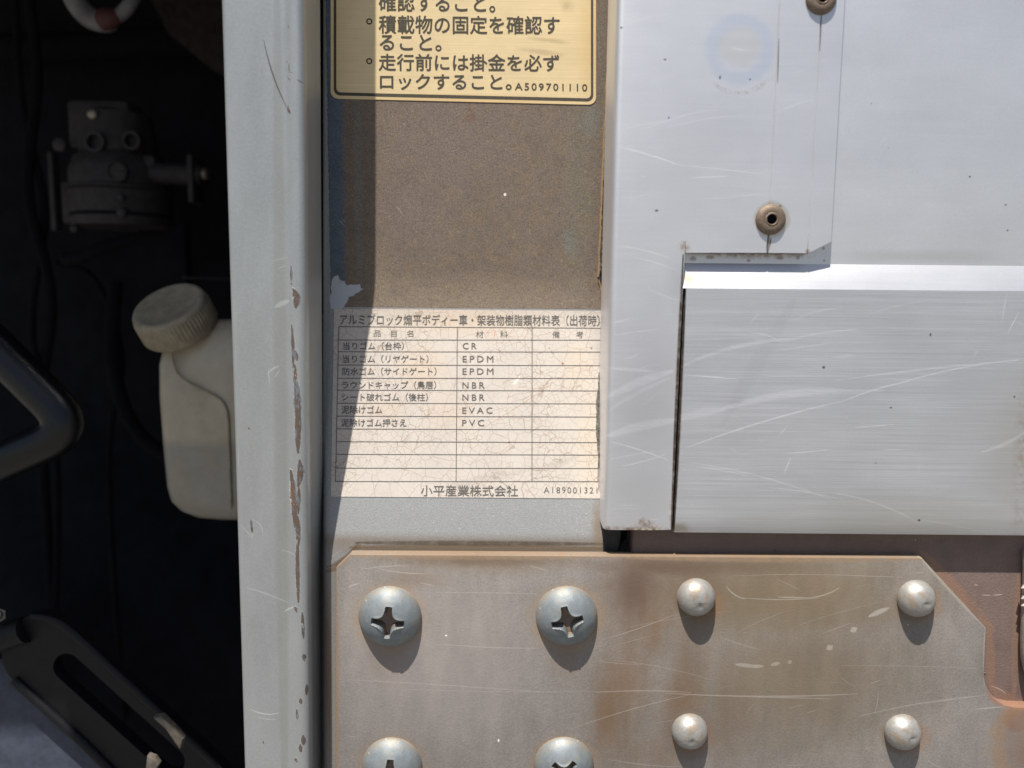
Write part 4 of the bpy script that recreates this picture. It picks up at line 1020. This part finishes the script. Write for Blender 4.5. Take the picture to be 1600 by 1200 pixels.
def build_bracket():
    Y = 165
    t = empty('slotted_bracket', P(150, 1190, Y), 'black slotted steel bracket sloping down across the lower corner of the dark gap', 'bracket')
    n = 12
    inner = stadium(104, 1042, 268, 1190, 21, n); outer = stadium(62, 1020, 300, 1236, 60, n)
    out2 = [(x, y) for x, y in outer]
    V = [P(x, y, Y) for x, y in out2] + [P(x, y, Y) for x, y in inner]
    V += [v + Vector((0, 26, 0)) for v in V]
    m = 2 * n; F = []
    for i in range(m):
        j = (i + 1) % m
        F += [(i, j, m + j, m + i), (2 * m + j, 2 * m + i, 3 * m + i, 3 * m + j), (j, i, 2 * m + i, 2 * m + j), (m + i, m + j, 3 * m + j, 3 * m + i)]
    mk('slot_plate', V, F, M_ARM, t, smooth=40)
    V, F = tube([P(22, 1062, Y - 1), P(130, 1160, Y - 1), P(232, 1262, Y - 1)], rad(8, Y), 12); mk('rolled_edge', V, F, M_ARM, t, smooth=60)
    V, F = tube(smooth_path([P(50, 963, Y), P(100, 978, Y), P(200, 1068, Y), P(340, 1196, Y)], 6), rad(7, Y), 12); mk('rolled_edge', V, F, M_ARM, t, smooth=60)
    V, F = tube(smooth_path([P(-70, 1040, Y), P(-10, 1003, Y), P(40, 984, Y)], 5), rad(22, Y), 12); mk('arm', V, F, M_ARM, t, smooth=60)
    V, F = prism_data([P(x, y, 100) for x, y in ((238, 1122), (252, 1120), (272, 1140), (285, 1156), (281, 1172), (272, 1160), (258, 1140))], 14, 3, 2)  # added pale pieces, standing for sun on the bracket's own edge
    mk('sunlit_tip', V, F, M_TIP, t)
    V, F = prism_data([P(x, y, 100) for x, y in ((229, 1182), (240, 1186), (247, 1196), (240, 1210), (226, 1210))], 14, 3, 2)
    mk('sunlit_tip', V, F, M_TIP, t)
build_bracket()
def build_step():
    V, F = prism_data([P(x, y, 192) for x, y in ((-300, 1010), (20, 1030), (110, 1120), (200, 1260), (200, 1500), (-300, 1500))], 10, 3, 2)
    tag(mk('step_panel', V, F, M_SLATE, None, P(0, 1400, 192)), 'scuffed slate metal panel with a sunlit patch behind the slotted bracket', 'panel')
    V, F = lathe([(9, 0), (9, 30), (7, 36), (.1, 38)], 14, (.5, -.8, .4), P(-4, 962, 170))
    V2, F2 = lathe([(14, -10), (14, 0)], 6, (.5, -.8, .4), P(-4, 962, 170))
    V, F = merge((V, F), (V2, F2)); tag(mk('bolt_end', V, F, M_STEELBOLT, None, P(-4, 980, 180)), 'dull grey bolt end poking up above the slotted bracket', 'bolt')
build_step()
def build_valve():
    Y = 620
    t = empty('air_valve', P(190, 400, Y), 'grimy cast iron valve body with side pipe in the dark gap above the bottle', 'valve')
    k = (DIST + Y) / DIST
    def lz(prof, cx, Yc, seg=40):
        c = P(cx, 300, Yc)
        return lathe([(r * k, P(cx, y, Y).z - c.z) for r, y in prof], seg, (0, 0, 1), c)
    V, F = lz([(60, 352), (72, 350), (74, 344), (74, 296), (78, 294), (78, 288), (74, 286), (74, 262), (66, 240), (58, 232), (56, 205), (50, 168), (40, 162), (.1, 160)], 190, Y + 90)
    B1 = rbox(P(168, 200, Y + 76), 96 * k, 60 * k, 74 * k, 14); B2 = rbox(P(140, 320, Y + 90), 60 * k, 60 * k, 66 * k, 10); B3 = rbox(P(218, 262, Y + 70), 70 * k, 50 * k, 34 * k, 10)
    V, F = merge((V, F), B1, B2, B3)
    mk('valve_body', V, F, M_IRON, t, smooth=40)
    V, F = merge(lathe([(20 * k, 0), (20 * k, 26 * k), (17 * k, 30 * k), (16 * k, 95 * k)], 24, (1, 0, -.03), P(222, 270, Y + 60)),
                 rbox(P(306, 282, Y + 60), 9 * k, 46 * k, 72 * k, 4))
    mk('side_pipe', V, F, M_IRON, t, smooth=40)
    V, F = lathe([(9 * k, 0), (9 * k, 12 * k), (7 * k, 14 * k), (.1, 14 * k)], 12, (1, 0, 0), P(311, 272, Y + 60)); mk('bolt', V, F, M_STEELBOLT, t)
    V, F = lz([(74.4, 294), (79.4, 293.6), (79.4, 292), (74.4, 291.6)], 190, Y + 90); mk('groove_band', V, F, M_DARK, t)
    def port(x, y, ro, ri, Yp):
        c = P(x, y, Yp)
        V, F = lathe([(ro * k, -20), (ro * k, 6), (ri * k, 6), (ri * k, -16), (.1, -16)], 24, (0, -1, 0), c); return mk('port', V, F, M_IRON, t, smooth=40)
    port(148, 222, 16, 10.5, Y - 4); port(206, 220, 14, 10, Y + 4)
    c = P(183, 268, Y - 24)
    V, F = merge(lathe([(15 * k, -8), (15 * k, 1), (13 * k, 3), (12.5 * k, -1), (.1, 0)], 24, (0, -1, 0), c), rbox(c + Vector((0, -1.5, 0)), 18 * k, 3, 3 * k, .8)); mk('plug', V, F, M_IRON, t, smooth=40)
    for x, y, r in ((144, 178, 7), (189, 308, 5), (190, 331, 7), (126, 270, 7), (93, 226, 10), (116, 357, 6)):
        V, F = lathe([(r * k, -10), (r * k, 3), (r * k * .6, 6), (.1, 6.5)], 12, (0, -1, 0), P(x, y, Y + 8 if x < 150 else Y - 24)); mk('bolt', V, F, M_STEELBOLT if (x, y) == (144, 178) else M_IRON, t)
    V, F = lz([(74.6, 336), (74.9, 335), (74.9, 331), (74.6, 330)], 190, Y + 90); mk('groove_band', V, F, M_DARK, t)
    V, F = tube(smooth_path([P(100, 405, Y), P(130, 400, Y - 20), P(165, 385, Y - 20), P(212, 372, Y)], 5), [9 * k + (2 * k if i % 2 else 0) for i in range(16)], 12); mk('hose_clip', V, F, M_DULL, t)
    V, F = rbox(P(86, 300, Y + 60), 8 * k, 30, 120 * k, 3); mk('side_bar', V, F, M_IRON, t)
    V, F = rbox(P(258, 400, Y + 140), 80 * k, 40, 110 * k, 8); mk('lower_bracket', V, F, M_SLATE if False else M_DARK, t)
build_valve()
def build_hoses():
    Y = 560; k = (DIST + Y) / DIST
    c = P(162, -18, Y)
    ring = [c + Vector((48 * k * math.cos(a), 10 * math.sin(a * 2), 46 * k * math.sin(a))) for a in [math.pi * (1.0 + j / 20) for j in range(21)]]
    t = empty('coiled_hose', P(162, 30, Y), 'pale hose loop with a dull red joint at the top of the dark gap', 'hose')
    V, F = tube(ring, [16 * k if j < 12 else 10 * k for j in range(21)], 14); mk('loop', V, F, M_HOSEW, t, smooth=60)
    V, F = tube([ring[10] + Vector((0, -6, 0)), ring[11] + Vector((0, -8, 0)), ring[12] + Vector((0, -6, 0)), ring[13]], [15.5 * k, 16 * k, 14 * k, 10.5 * k], 14); mk('red_joint', V, F, M_RED, t, smooth=60)
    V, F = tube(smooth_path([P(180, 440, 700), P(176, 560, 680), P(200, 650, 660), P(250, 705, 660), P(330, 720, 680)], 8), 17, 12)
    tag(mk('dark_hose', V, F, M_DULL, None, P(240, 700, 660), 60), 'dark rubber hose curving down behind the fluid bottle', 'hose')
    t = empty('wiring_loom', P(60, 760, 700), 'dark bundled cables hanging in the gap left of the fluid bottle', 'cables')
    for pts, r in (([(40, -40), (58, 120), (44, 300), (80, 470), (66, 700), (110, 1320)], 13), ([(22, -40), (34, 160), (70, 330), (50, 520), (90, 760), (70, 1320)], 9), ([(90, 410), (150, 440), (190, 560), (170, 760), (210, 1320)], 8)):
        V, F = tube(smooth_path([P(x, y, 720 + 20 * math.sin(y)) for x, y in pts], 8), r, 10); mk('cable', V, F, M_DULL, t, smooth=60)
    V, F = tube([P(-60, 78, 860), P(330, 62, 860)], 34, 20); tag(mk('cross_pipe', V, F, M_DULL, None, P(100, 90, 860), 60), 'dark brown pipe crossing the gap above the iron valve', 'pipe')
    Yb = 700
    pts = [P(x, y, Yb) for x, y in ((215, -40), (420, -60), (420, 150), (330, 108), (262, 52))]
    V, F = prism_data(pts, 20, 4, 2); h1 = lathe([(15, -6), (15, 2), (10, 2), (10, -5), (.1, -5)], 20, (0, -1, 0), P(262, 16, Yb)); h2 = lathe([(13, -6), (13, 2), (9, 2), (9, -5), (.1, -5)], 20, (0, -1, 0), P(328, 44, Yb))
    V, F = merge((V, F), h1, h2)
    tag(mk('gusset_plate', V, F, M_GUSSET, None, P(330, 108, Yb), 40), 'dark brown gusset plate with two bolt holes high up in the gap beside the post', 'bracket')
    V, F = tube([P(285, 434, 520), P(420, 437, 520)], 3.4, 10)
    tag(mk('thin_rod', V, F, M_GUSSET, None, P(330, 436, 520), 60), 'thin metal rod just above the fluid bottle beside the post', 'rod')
build_hoses()
